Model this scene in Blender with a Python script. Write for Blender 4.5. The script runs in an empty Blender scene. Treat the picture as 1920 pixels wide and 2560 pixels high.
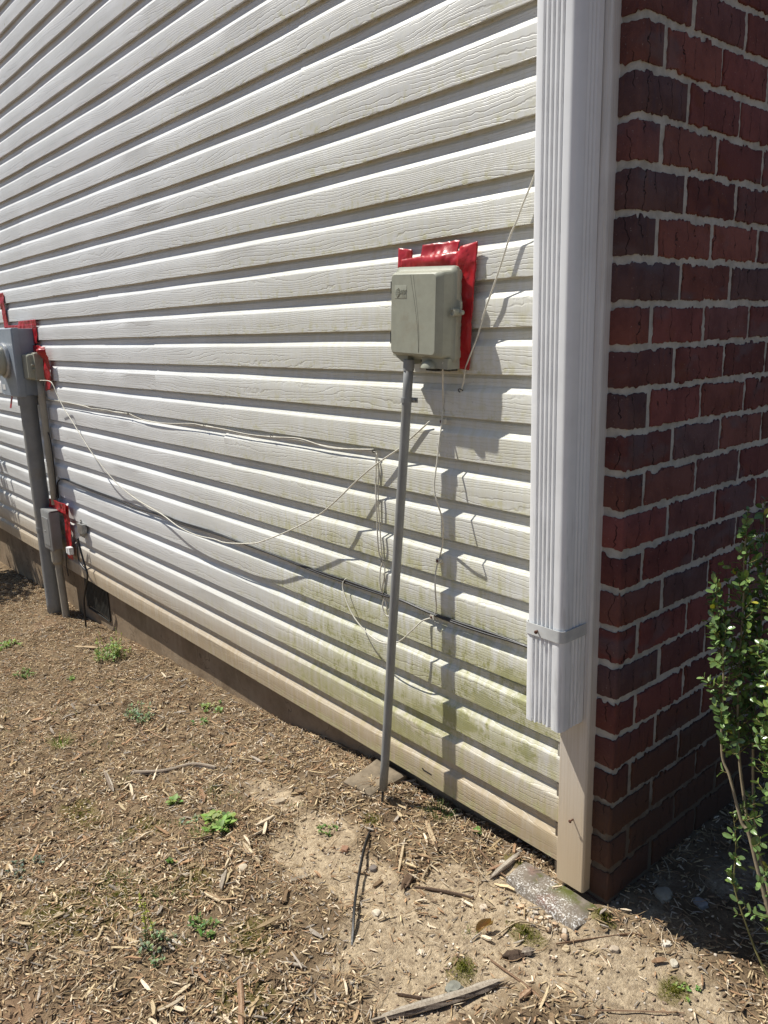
import bpy, math, random
import numpy as np
from mathutils import Vector, Matrix, Quaternion

S = bpy.context.scene
# ------------------------------------------------------------------ camera
CAM_Y, CAM_Z = -1.3311, 1.2208
YAW, PITCH, ROLL = -0.873632687, -0.226521451, -0.0278411183
def cam_basis():
    f = Vector((math.sin(YAW)*math.cos(PITCH), math.cos(YAW)*math.cos(PITCH), math.sin(PITCH)))
    r = Vector((math.cos(YAW), -math.sin(YAW), 0)); u = r.cross(f)
    return f, r*math.cos(ROLL)+u*math.sin(ROLL), -r*math.sin(ROLL)+u*math.cos(ROLL)
F_, R_, U_ = cam_basis()
cd = bpy.data.cameras.new('camera'); cam = bpy.data.objects.new('camera', cd); S.collection.objects.link(cam)
m = Matrix((R_, U_, -F_)).transposed().to_4x4(); m.translation = (0, CAM_Y, CAM_Z); cam.matrix_world = m
cd.sensor_fit = 'HORIZONTAL'; cd.sensor_width = 36; cd.lens = 36*1973.76/1920
cd.clip_start = 0.02; cd.clip_end = 500
S.camera = cam
S.render.resolution_x, S.render.resolution_y = 768, 1024
# ------------------------------------------------------------------ light
SUN = Vector((0.60, 0.31, -1.0)).normalized()          # direction the light travels
w = bpy.data.worlds.new('World'); S.world = w; w.use_nodes = True
nt = w.node_tree; nt.nodes.clear()
sky = nt.nodes.new('ShaderNodeTexSky'); sky.sky_type = 'NISHITA'; sky.sun_disc = False
sky.sun_elevation = math.asin(-SUN.z); sky.sun_rotation = math.atan2(-SUN.x, -SUN.y)
bg = nt.nodes.new('ShaderNodeBackground'); bg.inputs[1].default_value = 0.058
wo = nt.nodes.new('ShaderNodeOutputWorld'); tint = nt.nodes.new('ShaderNodeMix'); tint.data_type = 'RGBA'; tint.blend_type = 'MULTIPLY'; tint.inputs[0].default_value = 1.0; tint.inputs[7].default_value = (.91, .99, 1.10, 1)
nt.links.new(sky.outputs[0], tint.inputs[6]); nt.links.new(tint.outputs[2], bg.inputs[0]); nt.links.new(bg.outputs[0], wo.inputs[0])
sd = bpy.data.lights.new('sun', 'SUN'); sd.energy = 5.0; sd.angle = math.radians(0.5); sd.color = (1, 0.965, 0.885)
so = bpy.data.objects.new('sun', sd); S.collection.objects.link(so); so.location = (-6, -3, 10)
so.rotation_euler = SUN.to_track_quat('-Z', 'Y').to_euler()
S.view_settings.view_transform = 'Standard'; S.view_settings.look = 'None'
S.view_settings.exposure = 0.28; S.view_settings.gamma = 1.0

rnd = random.Random(7); rng = np.random.default_rng(11)
PI = math.pi

# ------------------------------------------------------------------ helpers
def in_view(x, y, z, mg=0.15):
    d = Vector((x, y-CAM_Y, z-CAM_Z)); zz = d.dot(F_)
    if zz < 0.05: return False
    k = 1973.76/zz
    px, py = 960+k*d.dot(R_), 1280-k*d.dot(U_)
    return -1920*mg < px < 1920*(1+mg) and -2560*mg < py < 2560*(1+mg)

class MB:
    def __init__(s): s.v = []; s.f = []; s.c = []; s.col = (1, 1, 1)
    def add(s, vs, fs, col=None):
        n = len(s.v); s.v += [tuple(v) for v in vs]
        for f in fs: s.f.append(tuple(i+n for i in f)); s.c.append(col or s.col)
    def box(s, a, b, rot=None, col=None):
        (x0, y0, z0), (x1, y1, z1) = a, b
        vs = [Vector(p) for p in ((x0,y0,z0),(x1,y0,z0),(x1,y1,z0),(x0,y1,z0),(x0,y0,z1),(x1,y0,z1),(x1,y1,z1),(x0,y1,z1))]
        s.add(vs, [(0,3,2,1),(4,5,6,7),(0,1,5,4),(1,2,6,5),(2,3,7,6),(3,0,4,7)], col)
    def rings(s, rings, closed=True, cap=(True, True), col=None):
        n = len(rings[0]); fs = []
        for i in range(len(rings)-1):
            for j in range(n if closed else n-1):
                k = (j+1) % n
                fs.append((i*n+j, i*n+k, (i+1)*n+k, (i+1)*n+j))
        if cap[0]: fs.append(tuple(range(n))[::-1])
        if cap[1]: fs.append(tuple((len(rings)-1)*n+j for j in range(n)))
        s.add([p for r in rings for p in r], fs, col)
    def tube(s, pts, r, n=8, col=None, smooth_pts=0):
        P = [Vector(p) for p in pts]
        if smooth_pts: P = catmull(P, smooth_pts)
        R = r if callable(r) else (lambda t: r)
        ref = None; rings = []
        for i, p in enumerate(P):
            t = (P[min(i+1, len(P)-1)]-P[max(i-1, 0)]).normalized()
            if ref is None:
                ref = Vector((0,0,1)) if abs(t.z) < .9 else Vector((1,0,0))
            a = (ref-t*ref.dot(t)).normalized(); b = t.cross(a); ref = a
            rr = R(i/(len(P)-1))
            rings.append([p+(a*math.cos(2*PI*j/n)+b*math.sin(2*PI*j/n))*rr for j in range(n)])
        s.rings(rings, col=col)
    def lathe(s, c, axis, prof, n=24, col=None):
        """prof: (distance along axis, radius)"""
        a = Vector(axis).normalized(); ref = Vector((0,0,1)) if abs(a.z) < .9 else Vector((1,0,0))
        u = a.cross(ref).normalized(); v = a.cross(u); c = Vector(c)
        s.rings([[c+a*d+(u*math.cos(2*PI*j/n)+v*math.sin(2*PI*j/n))*max(r, 1e-4) for j in range(n)] for d, r in prof], col=col)
    def build(s, name, mat, parent=None, smooth=False, color=False, auto=None):
        me = bpy.data.meshes.new(name)
        o = bpy.data.objects.new(name, me); S.collection.objects.link(o)
        off = Vector((0,0,0))
        vs = s.v
        if parent is not None:
            o.parent = parent; M = Matrix.Identity(4); q = parent
            while q is not None: M = Matrix.LocRotScale(q.location, q.rotation_euler, None) @ M; q = q.parent
            M = M.inverted()
            vs = [M @ Vector(v) for v in s.v]
        me.from_pydata([tuple(v) for v in vs], [], s.f); me.validate()
        if color:
            a = me.color_attributes.new('Col', 'FLOAT_COLOR', 'CORNER')
            arr = np.ones((len(me.loops), 4), np.float32)
            arr[:, :3] = np.repeat(np.array(s.c, np.float32), [len(f) for f in s.f], axis=0)
            a.data.foreach_set('color', arr.ravel())
        if smooth: me.polygons.foreach_set('use_smooth', [True]*len(me.polygons))
        me.materials.append(mat)
        if auto is not None:
            import bmesh
            bm = bmesh.new(); bm.from_mesh(me)
            bmesh.ops.recalc_face_normals(bm, faces=bm.faces)
            for e in bm.edges:
                if len(e.link_faces) == 2 and e.calc_face_angle(0) > auto: e.smooth = False
            bm.to_mesh(me); bm.free()
            me.polygons.foreach_set('use_smooth', [True]*len(me.polygons))
        return o

def catmull(P, k):
    out = []
    for i in range(len(P)-1):
        p0, p1, p2, p3 = P[max(i-1, 0)], P[i], P[i+1], P[min(i+2, len(P)-1)]
        for j in range(k):
            t = j/k
            out.append(0.5*((2*p1)+(p2-p0)*t+(2*p0-5*p1+4*p2-p3)*t*t+(3*p1-p0-3*p2+p3)*t**3))
    out.append(P[-1]); return out

def rrect(x0, x1, z0, z1, r, y, n=4):
    pts = []
    for cx, cz, a0 in ((x1-r, z1-r, 0), (x0+r, z1-r, 90), (x0+r, z0+r, 180), (x1-r, z0+r, 270)):
        for i in range(n+1):
            a = math.radians(a0+90*i/n); pts.append(Vector((cx+r*math.cos(a), y, cz+r*math.sin(a))))
    return pts

def tag(o, label=None, cat=None, group=None, kind=None):
    if label: o['label'] = label
    if cat: o['category'] = cat
    if group: o['group'] = group
    if kind: o['kind'] = kind
    return o
def thing(name, loc, label, cat, group=None, rot=(0,0,0)):
    o = bpy.data.objects.new(name, None); S.collection.objects.link(o); o.location = loc; o.rotation_euler = rot
    o.empty_display_size = 0.05
    return tag(o, label, cat, group)

# value noise in numpy, range about -1..1
_T = np.random.default_rng(3).random((256, 256))*2-1
def vnoise(x, y, s):
    x = np.asarray(x)*s+37.3; y = np.asarray(y)*s+11.7
    xi = np.floor(x).astype(int); yi = np.floor(y).astype(int); fx = x-xi; fy = y-yi
    fx = fx*fx*(3-2*fx); fy = fy*fy*(3-2*fy)
    a = _T[xi % 256, yi % 256]; b = _T[(xi+1) % 256, yi % 256]; c = _T[xi % 256, (yi+1) % 256]; d = _T[(xi+1) % 256, (yi+1) % 256]
    return (a*(1-fx)+b*fx)*(1-fy)+(c*(1-fx)+d*fx)*fy

# ------------------------------------------------------------------ material kit
class Mat:
    def __init__(s, name, rough=0.6, spec=0.4, col=(.5,.5,.5)):
        s.m = bpy.data.materials.new(name); s.m.use_nodes = True; s.t = s.m.node_tree
        s.b = s.t.nodes['Principled BSDF']; s.b.inputs['Roughness'].default_value = rough
        s.b.inputs['Specular IOR Level'].default_value = spec; s.b.inputs['Base Color'].default_value = (*col, 1)
    def n(s, ty, **kw):
        nd = s.t.nodes.new(ty)
        for k, v in kw.items(): setattr(nd, k, v)
        return nd
    def l(s, a, b): s.t.links.new(a, b)
    def val(s, sock, v):
        if isinstance(v, (int, float)): sock.default_value = v
        elif isinstance(v, tuple): sock.default_value = v if len(v) != 3 or sock.type == 'VECTOR' else (*v, 1)
        else: s.l(v, sock)
    def coord(s, scale=(1,1,1), off=(0,0,0)):
        if not hasattr(s, 'tc'): s.tc = s.n('ShaderNodeTexCoord')
        mp = s.n('ShaderNodeMapping'); s.l(s.tc.outputs['Object'], mp.inputs[0])
        mp.inputs['Scale'].default_value = scale; mp.inputs['Location'].default_value = off
        return mp.outputs[0]
    def xyz(s):
        if not hasattr(s, 'sx'):
            s.coord(); s.sx = s.n('ShaderNodeSeparateXYZ'); s.l(s.tc.outputs['Object'], s.sx.inputs[0])
        return s.sx.outputs
    def noise(s, scale, detail=3, rough=.5, sc=(1,1,1), off=(0,0,0), vec=None):
        nd = s.n('ShaderNodeTexNoise'); nd.inputs['Scale'].default_value = scale; nd.inputs['Detail'].default_value = detail
        nd.inputs['Roughness'].default_value = rough; s.l(vec if vec is not None else s.coord(sc, off), nd.inputs['Vector']); return nd.outputs['Fac']
    def math(s, op, a, b=0.0, c=None, clamp=False):
        nd = s.n('ShaderNodeMath', operation=op, use_clamp=clamp); s.val(nd.inputs[0], a); s.val(nd.inputs[1], b)
        if c is not None: s.val(nd.inputs[2], c)
        return nd.outputs[0]
    def ramp(s, v, a, b, lo=0.0, hi=1.0, smooth=True):
        nd = s.n('ShaderNodeMapRange'); nd.interpolation_type = 'SMOOTHSTEP' if smooth else 'LINEAR'
        s.val(nd.inputs[0], v); s.val(nd.inputs[1], a); s.val(nd.inputs[2], b); s.val(nd.inputs[3], lo); s.val(nd.inputs[4], hi)
        return nd.outputs[0]
    def mix(s, f, a, b, mode='MIX'):
        nd = s.n('ShaderNodeMix', data_type='RGBA', blend_type=mode); s.val(nd.inputs[0], f); s.val(nd.inputs[6], a); s.val(nd.inputs[7], b)
        return nd.outputs[2]
    def attr(s, name='Col'):
        nd = s.n('ShaderNodeAttribute'); nd.attribute_name = name; return nd
    def bump(s, h, dist, strength=1.0, prev=None):
        nd = s.n('ShaderNodeBump'); nd.inputs['Distance'].default_value = dist; nd.inputs['Strength'].default_value = strength
        s.l(h, nd.inputs['Height'])
        if prev is not None: s.l(prev, nd.inputs['Normal'])
        return nd.outputs[0]
    def out(s, col=None, normal=None, rough=None):
        if col is not None: s.val(s.b.inputs['Base Color'], col)
        if normal is not None: s.l(normal, s.b.inputs['Normal'])
        if rough is not None: s.val(s.b.inputs['Roughness'], rough)
        return s.m
# ------------------------------------------------------------------ materials
MSPOT = [(-1.355,.243,.05,.02,.9),(-1.30,.236,.05,.022,.9),(-1.44,.190,.09,.03,.75),(-1.546,.120,.09,.03,.55),(-1.66,.160,.10,.04,.45),(-1.09,.365,.035,.025,.9),(-1.14,.41,.04,.02,.8),(-1.085,.24,.022,.02,.9),(-1.22,.32,.06,.02,.7),(-1.90,.15,.14,.04,.35)]
def m_siding():
    k = Mat('vinyl_siding', .42, .45); x, y, z = k.xyz()
    at = k.attr('Col'); sep = k.n('ShaderNodeSeparateColor'); k.l(at.outputs['Color'], sep.inputs[0])
    # wood grain embossed in the vinyl: contour lines of a stretched field
    cm = k.n('ShaderNodeCombineXYZ'); k.val(cm.inputs[0], k.math('ADD', k.math('MULTIPLY', x, 1.0), k.math('MULTIPLY', sep.outputs[0], 9.0)))
    k.val(cm.inputs[1], k.math('MULTIPLY', sep.outputs[1], 5.0)); k.val(cm.inputs[2], z)
    def vv(sc):
        mp = k.n('ShaderNodeMapping'); k.l(cm.outputs[0], mp.inputs[0]); mp.inputs['Scale'].default_value = sc; return mp.outputs[0]
    n1 = k.noise(1, 1.5, .5, vec=vv((1.9, 1, 17))); n2 = k.noise(1, 2, .6, vec=vv((48, 1, 40)))
    f = k.math('ADD', k.math('ADD', k.math('MULTIPLY', n1, 9.5), k.math('MULTIPLY', z, 125.0)), k.math('MULTIPLY', n2, .75))
    saw = k.math('PINGPONG', f, 0.5)
    line = k.ramp(saw, 0.0, 0.17)
    brk = k.ramp(k.noise(1, 2, .5, vec=vv((6, 1, 60))), .34, .46)
    h1 = k.math('SUBTRACT', 1.0, k.math('MULTIPLY', k.math('SUBTRACT', 1.0, line), brk))
    saws = k.noise(1, 2, .7, vec=vv((520, 1, 30)))
    sm = k.ramp(k.noise(1, 2, .5, vec=vv((3, 1, 20))), .42, .62)
    h2 = k.math('MULTIPLY', saws, sm)
    nb = k.bump(h2, .0008, .6); nb = k.bump(h1, .0008, .62, nb)
    # weathering
    blot = k.noise(3.2, 5, .6, (1,1,1)); fine = k.noise(60, 4, .65)
    streak = k.noise(1, 4, .6, (55,1,7)); big = k.noise(1.6, 3, .5, off=(4,2,1))
    base = k.mix(k.ramp(blot, .3, .7), (.71,.715,.715), (.63,.635,.63))
    base = k.mix(k.math('MULTIPLY', k.math('MULTIPLY', k.ramp(x, -3.4, -1.4), k.ramp(k.math('ADD', z, k.math('MULTIPLY', big, .8)), 3.3, 1.2)), k.ramp(k.math('ADD', streak, k.math('MULTIPLY', fine, .4)), .45, .95, .25, .85)), base, (.595,.575,.45))
    # tan soil splash on the lowest courses
    soil = k.math('MULTIPLY', k.ramp(k.math('ADD', z, k.math('MULTIPLY', blot, .18)), .48, .07), k.ramp(streak, .1, .75, .55, 1.0))
    base = k.mix(k.math('MULTIPLY', soil, .78), base, (.47,.37,.22))
    s2 = k.math('MULTIPLY', k.ramp(k.math('ADD', z, k.math('MULTIPLY', k.noise(5, 4, .6), .12)), .27, .06), k.ramp(streak, .2, .7, .6, 1.0)); base = k.mix(k.math('MULTIPLY', s2, .62), base, (.36,.25,.135))
    # green algae: streaks and blotches with ragged shape
    reg = k.math('MULTIPLY', k.ramp(x, -2.9, -1.5), k.ramp(z, 1.55, .35))
    lowband = k.math('MULTIPLY', k.ramp(k.math('ABSOLUTE', k.math('SUBTRACT', z, .30)), .34, .03), k.ramp(x, -2.7, -1.55))
    fr = k.math('FRACT', k.math('DIVIDE', z, .1016)); am = k.math('ADD', k.math('ADD', k.math('MULTIPLY', reg, .06), k.math('MULTIPLY', lowband, .085)), k.ramp(fr, .62, .0, -.03, .045))
    a1 = k.math('ADD', k.math('ADD', k.math('MULTIPLY', big, .45), k.math('MULTIPLY', streak, .30)), k.math('ADD', k.math('MULTIPLY', k.noise(34, 5, .75), .25), am))
    alg = k.math('MULTIPLY', k.ramp(a1, .56, .68), k.ramp(reg, .02, .25))
    base = k.mix(k.math('MULTIPLY', alg, .50), base, (.43,.42,.19))
    moss = k.math('MULTIPLY', k.ramp(a1, .645, .71), k.ramp(fine, .45, .60))
    mn_ = k.noise(55, 6, .8)
    for cx_, cz_, rx_, rz_, am_ in MSPOT:
        dx_ = k.math('DIVIDE', k.math('ABSOLUTE', k.math('SUBTRACT', x, cx_)), rx_); dz_ = k.math('DIVIDE', k.math('ABSOLUTE', k.math('SUBTRACT', z, cz_)), rz_)
        g_ = k.math('ADD', k.math('ADD', dx_, dz_), k.math('MULTIPLY', k.math('SUBTRACT', mn_, .5), 5.0))
        moss = k.math('MAXIMUM', moss, k.ramp(g_, 1.75, 1.0, 0, am_))
    base = k.mix(k.math('MULTIPLY', moss, .72), base, (.24,.245,.055))
    # faint yellow film just above each lower lip on the right part
    mil = k.math('MULTIPLY', k.ramp(k.noise(1, 5, .7, (30,1,30)), .48, .66), k.math('MULTIPLY', k.ramp(fr, .42, .05), k.ramp(x, -3.6, -1.7, .06, .75)))
    base = k.mix(mil, base, (.50,.48,.27))
    spk = k.ramp(k.noise(140, 2, .5, off=(7,3,2)), .70, .76); base = k.mix(k.math('MULTIPLY', spk, .35), base, (.25,.2,.14))
    base = k.mix(k.math('MULTIPLY', k.math('MULTIPLY', k.math('SUBTRACT', 1.0, line), brk), .15), base, (.33,.31,.26))
    return k.out(base, nb, k.ramp(fine, .3, .7, .38, .55))

def m_white(name, c=(.76,.77,.78), grain=True, soilz=.0, green=0.0, rough=.38):
    k = Mat(name, rough, .45); x, y, z = k.xyz()
    n = k.noise(1, 4, .6, (60,60,2.5)); d = k.noise(9, 4, .6); base = k.mix(k.ramp(d, .35, .75), c, tuple(v*.90 for v in c))
    base = k.mix(k.math('MULTIPLY', k.ramp(n, .6, .85), .10), base, (.45,.45,.44))
    if soilz:
        gr_ = k.noise(1, 3, .7, (260,260,5)); base = k.mix(k.ramp(gr_, .45, .62, 0, .32), base, (.50,.44,.36))
        s_ = k.ramp(k.math('ADD', z, k.math('MULTIPLY', d, .15)), soilz, .02)
        base = k.mix(k.math('MULTIPLY', s_, .88), base, (.56,.42,.25))
    if green:
        g_ = k.math('MULTIPLY', k.ramp(z, green, green-.25), k.math('MULTIPLY', k.ramp(x, -.955, -1.005), k.ramp(n, .35, .6)))
        base = k.mix(k.math('MULTIPLY', g_, .55), base, (.44,.46,.22))
        dk = k.math('MULTIPLY', k.ramp(z, .50, .40), k.ramp(k.noise(1, 4, .6, (140,140,9)), .5, .66)); base = k.mix(k.math('MULTIPLY', dk, .22), base, (.16,.16,.14))
    nb = None
    if grain: nb = k.bump(k.noise(1, 3, .7, (260,260,5)), .0006, .7)
    else: nb = k.bump(k.noise(1, 2, .5, (14,14,2)), .0006, .25)
    return k.out(base, nb)

def m_brick():
    k = Mat('brick_face', .85, .25); c = k.attr().outputs['Color']; x, y, z = k.xyz()
    n = k.noise(14, 5, .65); f = k.noise(110, 4, .7)
    base = k.mix(k.ramp(n, .38, .68), c, k.mix(1.0, c, (.70,.66,.68), 'MULTIPLY'))
    # kiln flashing: bluish grey areas
    fl = k.ramp(k.noise(1, 3, .5, (5.5,5.5,13)), .58, .68); base = k.mix(k.math('MULTIPLY', fl, .5), base, (.12,.10,.11))
    org = k.ramp(k.noise(1, 3, .5, (9,9,16), (3,5,1)), .62, .74); base = k.mix(k.math('MULTIPLY', org, .5), base, (.17,.055,.028))
    base = k.mix(k.ramp(f, .62, .75, 0, .45), base, (.05,.025,.02))
    base = k.mix(k.math('MULTIPLY', k.ramp(k.noise(230, 2, .5), .70, .76), .5), base, (.45,.38,.33))
    # vertical score cracks
    cr = k.math('PINGPONG', k.math('ADD', k.math('MULTIPLY', y, 26.0), k.math('ADD', k.math('MULTIPLY', k.noise(1, 3, .6, (10,24,22)), 1.5), k.math('MULTIPLY', x, 26.0))), .5)
    crl = k.math('MULTIPLY', k.ramp(cr, .035, .0), k.ramp(k.noise(1, 2, .5, (20,20,14), (1,1,4)), .46, .54))
    base = k.mix(k.math('MULTIPLY', crl, .85), base, (.012,.006,.006))
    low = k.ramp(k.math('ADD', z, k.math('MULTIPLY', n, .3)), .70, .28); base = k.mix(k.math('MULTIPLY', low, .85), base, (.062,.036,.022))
    h = k.math('SUBTRACT', k.math('ADD', k.math('MULTIPLY', n, .7), k.math('MULTIPLY', f, .35)), k.math('MULTIPLY', crl, .8))
    return k.out(base, k.bump(h, .005, .9))
def m_mortar():
    k = Mat('mortar', .9, .2); x, y, z = k.xyz(); n = k.noise(30, 5, .65); f = k.noise(160, 4, .7)
    base = k.mix(k.ramp(n, .35, .7), (.55,.53,.475), (.39,.375,.33)); base = k.mix(k.ramp(f, .55, .75, 0, .4), base, (.30,.27,.21))
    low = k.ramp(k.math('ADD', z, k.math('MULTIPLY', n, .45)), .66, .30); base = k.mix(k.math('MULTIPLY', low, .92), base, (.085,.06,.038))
    return k.out(base, k.bump(k.math('ADD', n, k.math('MULTIPLY', f, .4)), .003, .7))
def m_found():
    k = Mat('parged_foundation', .9, .2); n = k.noise(7, 6, .65); f = k.noise(90, 4, .7); st = k.noise(1, 3, .5, (12,1,3))
    base = k.mix(k.ramp(n, .35, .7), (.30,.225,.15), (.21,.15,.095)); base = k.mix(k.ramp(st, .5, .75, 0, .4), base, (.38,.30,.21))
    cr = k.math('PINGPONG', k.math('ADD', k.math('MULTIPLY', k.noise(2.3, 4, .6), 4.0), 0.0), .5)
    base = k.mix(k.ramp(cr, .012, .0, 0, .6), base, (.07,.05,.035))
    return k.out(base, k.bump(k.math('ADD', n, k.math('MULTIPLY', f, .25)), .006, .7))
def m_soil():
    k = Mat('soil', .95, .1); x, y, z = k.xyz(); a = k.attr('Col').outputs['Color']; sep = k.n('ShaderNodeSeparateColor'); k.l(a, sep.inputs[0])
    n = k.noise(14, 6, .7); f = k.noise(170, 5, .75); g = k.noise(55, 4, .7); b = k.noise(2.2, 3, .5)
    dark = k.mix(k.ramp(n, .35, .65), (.27,.195,.12), (.14,.098,.06))
    sand = k.mix(k.ramp(g, .35, .65), (.56,.445,.30), (.34,.26,.17)); sand = k.mix(k.ramp(f, .56, .70, 0, .6), sand, (.68,.60,.50))
    sand = k.mix(k.ramp(f, .44, .33, 0, .55), sand, (.15,.10,.065))
    sand = k.mix(k.ramp(n, .50, .68, 0, .65), sand, (.19,.135,.09))
    base = k.mix(k.ramp(k.math('ADD', sep.outputs[0], k.math('MULTIPLY', k.math('SUBTRACT', n, .5), 1.1)), .25, .62), dark, sand)
    base = k.mix(k.math('MULTIPLY', k.ramp(b, .58, .70), .35), base, (.33,.19,.12))
    ms = k.math('MULTIPLY', k.ramp(k.math('ADD', sep.outputs[1], k.math('MULTIPLY', k.math('SUBTRACT', n, .5), 1.3)), .30, .6), k.ramp(f, .35, .6, .3, 1))
    base = k.mix(k.math('MULTIPLY', ms, .8), base, (.13,.115,.025))
    h = k.math('ADD', k.math('MULTIPLY', n, .5), k.math('ADD', k.math('MULTIPLY', g, .4), k.math('MULTIPLY', f, .28)))
    return k.out(base, k.bump(h, .020, 1.0))
def m_col(name, rough=.85, spec=.2, sc=160, bd=.0015, stretch=(1,1,1), var=.35):
    k = Mat(name, rough, spec); c = k.attr().outputs['Color']; n = k.noise(sc, 4, .65, stretch)
    base = k.mix(k.ramp(n, .35, .7, 0, var), c, k.mix(1.0, c, (.35,.30,.26), 'MULTIPLY'))
    return k.out(base, k.bump(n, bd, .6))
def m_plain(name, c, rough=.5, spec=.4, sc=30, var=.25, bd=.0006, metal=0.0, dirt=None):
    k = Mat(name, rough, spec); n = k.noise(sc, 5, .6); f = k.noise(sc*6, 3, .6)
    base = k.mix(k.ramp(n, .35, .7), c, tuple(v*(1-var) for v in c))
    if dirt: base = k.mix(k.math('MULTIPLY', k.ramp(k.noise(sc*.5, 5, .7, off=(2,1,5)), .52, .68), .4), base, dirt)
    k.b.inputs['Metallic'].default_value = metal
    return k.out(base, k.bump(k.math('ADD', n, k.math('MULTIPLY', f, .3)), bd, .5), k.ramp(f, .3, .7, rough-.06, rough+.1))
def m_leaf(name, rough=.32, trans=.12, spec=.5):
    k = Mat(name, rough, spec); c = k.attr().outputs['Color']; n = k.noise(60, 3, .6)
    base = k.mix(k.ramp(n, .3, .7, 0, .4), c, k.mix(1.0, c, (.6,.7,.5), 'MULTIPLY'))
    m_ = k.out(base, k.bump(k.noise(260, 2, .5), .0006, .4))
    tr = k.n('ShaderNodeBsdfTranslucent'); k.l(k.mix(1.0, base, (1.0,1.15,.5), 'MULTIPLY'), tr.inputs[0]); mx = k.n('ShaderNodeMixShader'); mx.inputs[0].default_value = trans
    k.l(k.b.outputs[0], mx.inputs[1]); k.l(tr.outputs[0], mx.inputs[2]); o = k.t.nodes['Material Output']; k.l(mx.outputs[0], o.inputs[0]); return m_
M = dict(
    siding=m_siding(), trim=m_white('vinyl_trim', (.78,.77,.75), True, .75), alu=m_white('painted_aluminium', (.88,.89,.90), False, 0, .75, .30),
    strap=m_plain('strap_metal', (.62,.63,.62), .42, .4, 30, .15), brick=m_brick(), mortar=m_mortar(), found=m_found(), soil=m_soil(),
    boxplastic=m_plain('beige_plastic', (.345,.35,.28), .50, .35, 40, .10, .0003, dirt=(.28,.25,.18)), boxdark=m_plain('dark_rubber', (.04,.04,.035), .6),
    pvc=m_plain('grey_pvc', (.26,.265,.26), .45, .4, 14, .16, .0004, dirt=(.26,.23,.17)), pvcpale=m_plain('pale_pvc', (.40,.37,.30), .5, .4, 14, .2, dirt=(.22,.18,.12)),
    meter=m_plain('grey_enamel', (.29,.335,.39), .42, .45, 12, .12, .0004), meterbright=m_plain('galvanised_ring', (.5,.51,.52), .35, .5, metal=.5),
    red=m_plain('red_tape', (.42,.012,.018), .34, .5, 14, .25, .0010), wirew=m_plain('cream_wire', (.66,.63,.54), .45, .4, 60, .2), wireb=m_plain('black_cable', (.016,.016,.018), .38, .5),
    rust=m_plain('rusty_screw', (.12,.05,.03), .7), steel=m_plain('zinc', (.38,.38,.37), .4, .5, metal=.7), stone=m_col('stone', .85, .25, 60, .003),
    chip=m_col('wood_chip', .85, .15, 240, .0008, (1,1,1), .45), bark=m_col('weathered_wood', .9, .15, 220, .002, (1,1,1), .5),
    slab=m_plain('slab', (.17,.145,.115), .9, .2, 22, .35, .002), leaf=m_leaf('glossy_leaf', .24, .14, .7), weed=m_leaf('soft_leaf', .55, .25, .3), twig=m_col('twig_bark', .8, .2, 90, .001, (1,1,.3), .4),
    black=m_plain('shadow_gap', (.03,.028,.025), .9), glass=None, white=m_plain('white_sticker', (.8,.8,.8), .4), dial=m_plain('meter_face', (.35,.34,.28), .4))
g = Mat('meter_glass', .12, .5, (.58,.57,.47)); g.b.inputs['Transmission Weight'].default_value = .25; M['glass'] = g.m
# ------------------------------------------------------------------ ground
BX = [-9,-5.9,-4.15,-3.24,-2.25,-1.7,-1.18,-.86,0,2]; BZ = [-.34,-.30,-.26,-.21,-.138,-.06,-.042,-.033,-.05,-.08]
BARE = [(-1.007,-.274,.17,.16),(-1.143,-.40,.13,.12),(-1.465,-.346,.12,.09),(-.763,-.159,.20,.12),(-1.13,-.20,.10,.08),
        (-1.80,-.275,.13,.05),(-.652,-.123,.16,.10),(-1.31,-.33,.13,.09),(-1.0,-.47,.10,.07),(-1.55,-.27,.10,.06),(-1.04,-.10,.10,.06)]
MOSS = [(-.935,-.185,.045,.022),(-.835,-.045,.03,.018),(-.965,-.345,.03,.03),(-1.70,-.78,.12,.07),(-1.75,-.90,.10,.08),(-1.49,-.16,.03,.02),(-1.62,-.62,.07,.05),(-1.35,-.62,.06,.05),(-1.08,-.03,.06,.015),(-.64,-.09,.03,.03),(-2.2,-.7,.10,.05),(-1.95,-.60,.06,.04),(-1.2,-.72,.08,.05)]
def gauss(L, x, y, p=1.0):
    o = 0*np.asarray(x, float)
    for cx, cy, rx, ry in L: o = np.maximum(o, np.exp(-(((x-cx)/rx)**2+((y-cy)/ry)**2)*p))
    return o
def bare(x, y): return np.clip(gauss(BARE, x, y, .8)*1.15+vnoise(x, y, 9)*.28+vnoise(x, y, 26)*.16+np.clip((x+.86)/.1, 0, 1)*np.clip((y+.0)/.05, 0, 1)*.25, 0, 1)
def H(x, y):
    x = np.asarray(x, float); y = np.asarray(y, float)
    h = np.interp(x, BX, BZ)+.03*np.clip(y, -6, 0)
    b = bare(x, y); near = np.exp(-((x+1.6)**2+(y+1.2)**2)/40)
    h = h+(.012*vnoise(x, y, 2.3)+.006*vnoise(x, y, 7))+near*((.0065-.004*b)*vnoise(x, y, 24)+(.0042-.0034*b)*vnoise(x, y, 66))
    h = h+.018*np.exp(-(((x+1.56)/.13)**2+((y+.06)/.05)**2))-.012*b+.008*np.exp(-(((x+1.25)/.2)**2+((y+.05)/.06)**2))
    h = h+gauss(MOSS[:3], x, y)*(.012+.006*vnoise(x, y, 90))
    return h
def Hs(x, y): return float(H(x, y))
def axis(segs):
    o = []
    for a, b, st in segs: o += list(np.arange(a, b-1e-9, st))
    return np.array(o+[segs[-1][1]])
gx = axis([(-80,-20,8),(-20,-9,1.2),(-9,-5.5,.12),(-5.5,-3.2,.03),(-3.2,-.3,.0105),(-.3,1.5,.06),(1.5,8,.6),(8,80,8)])
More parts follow.
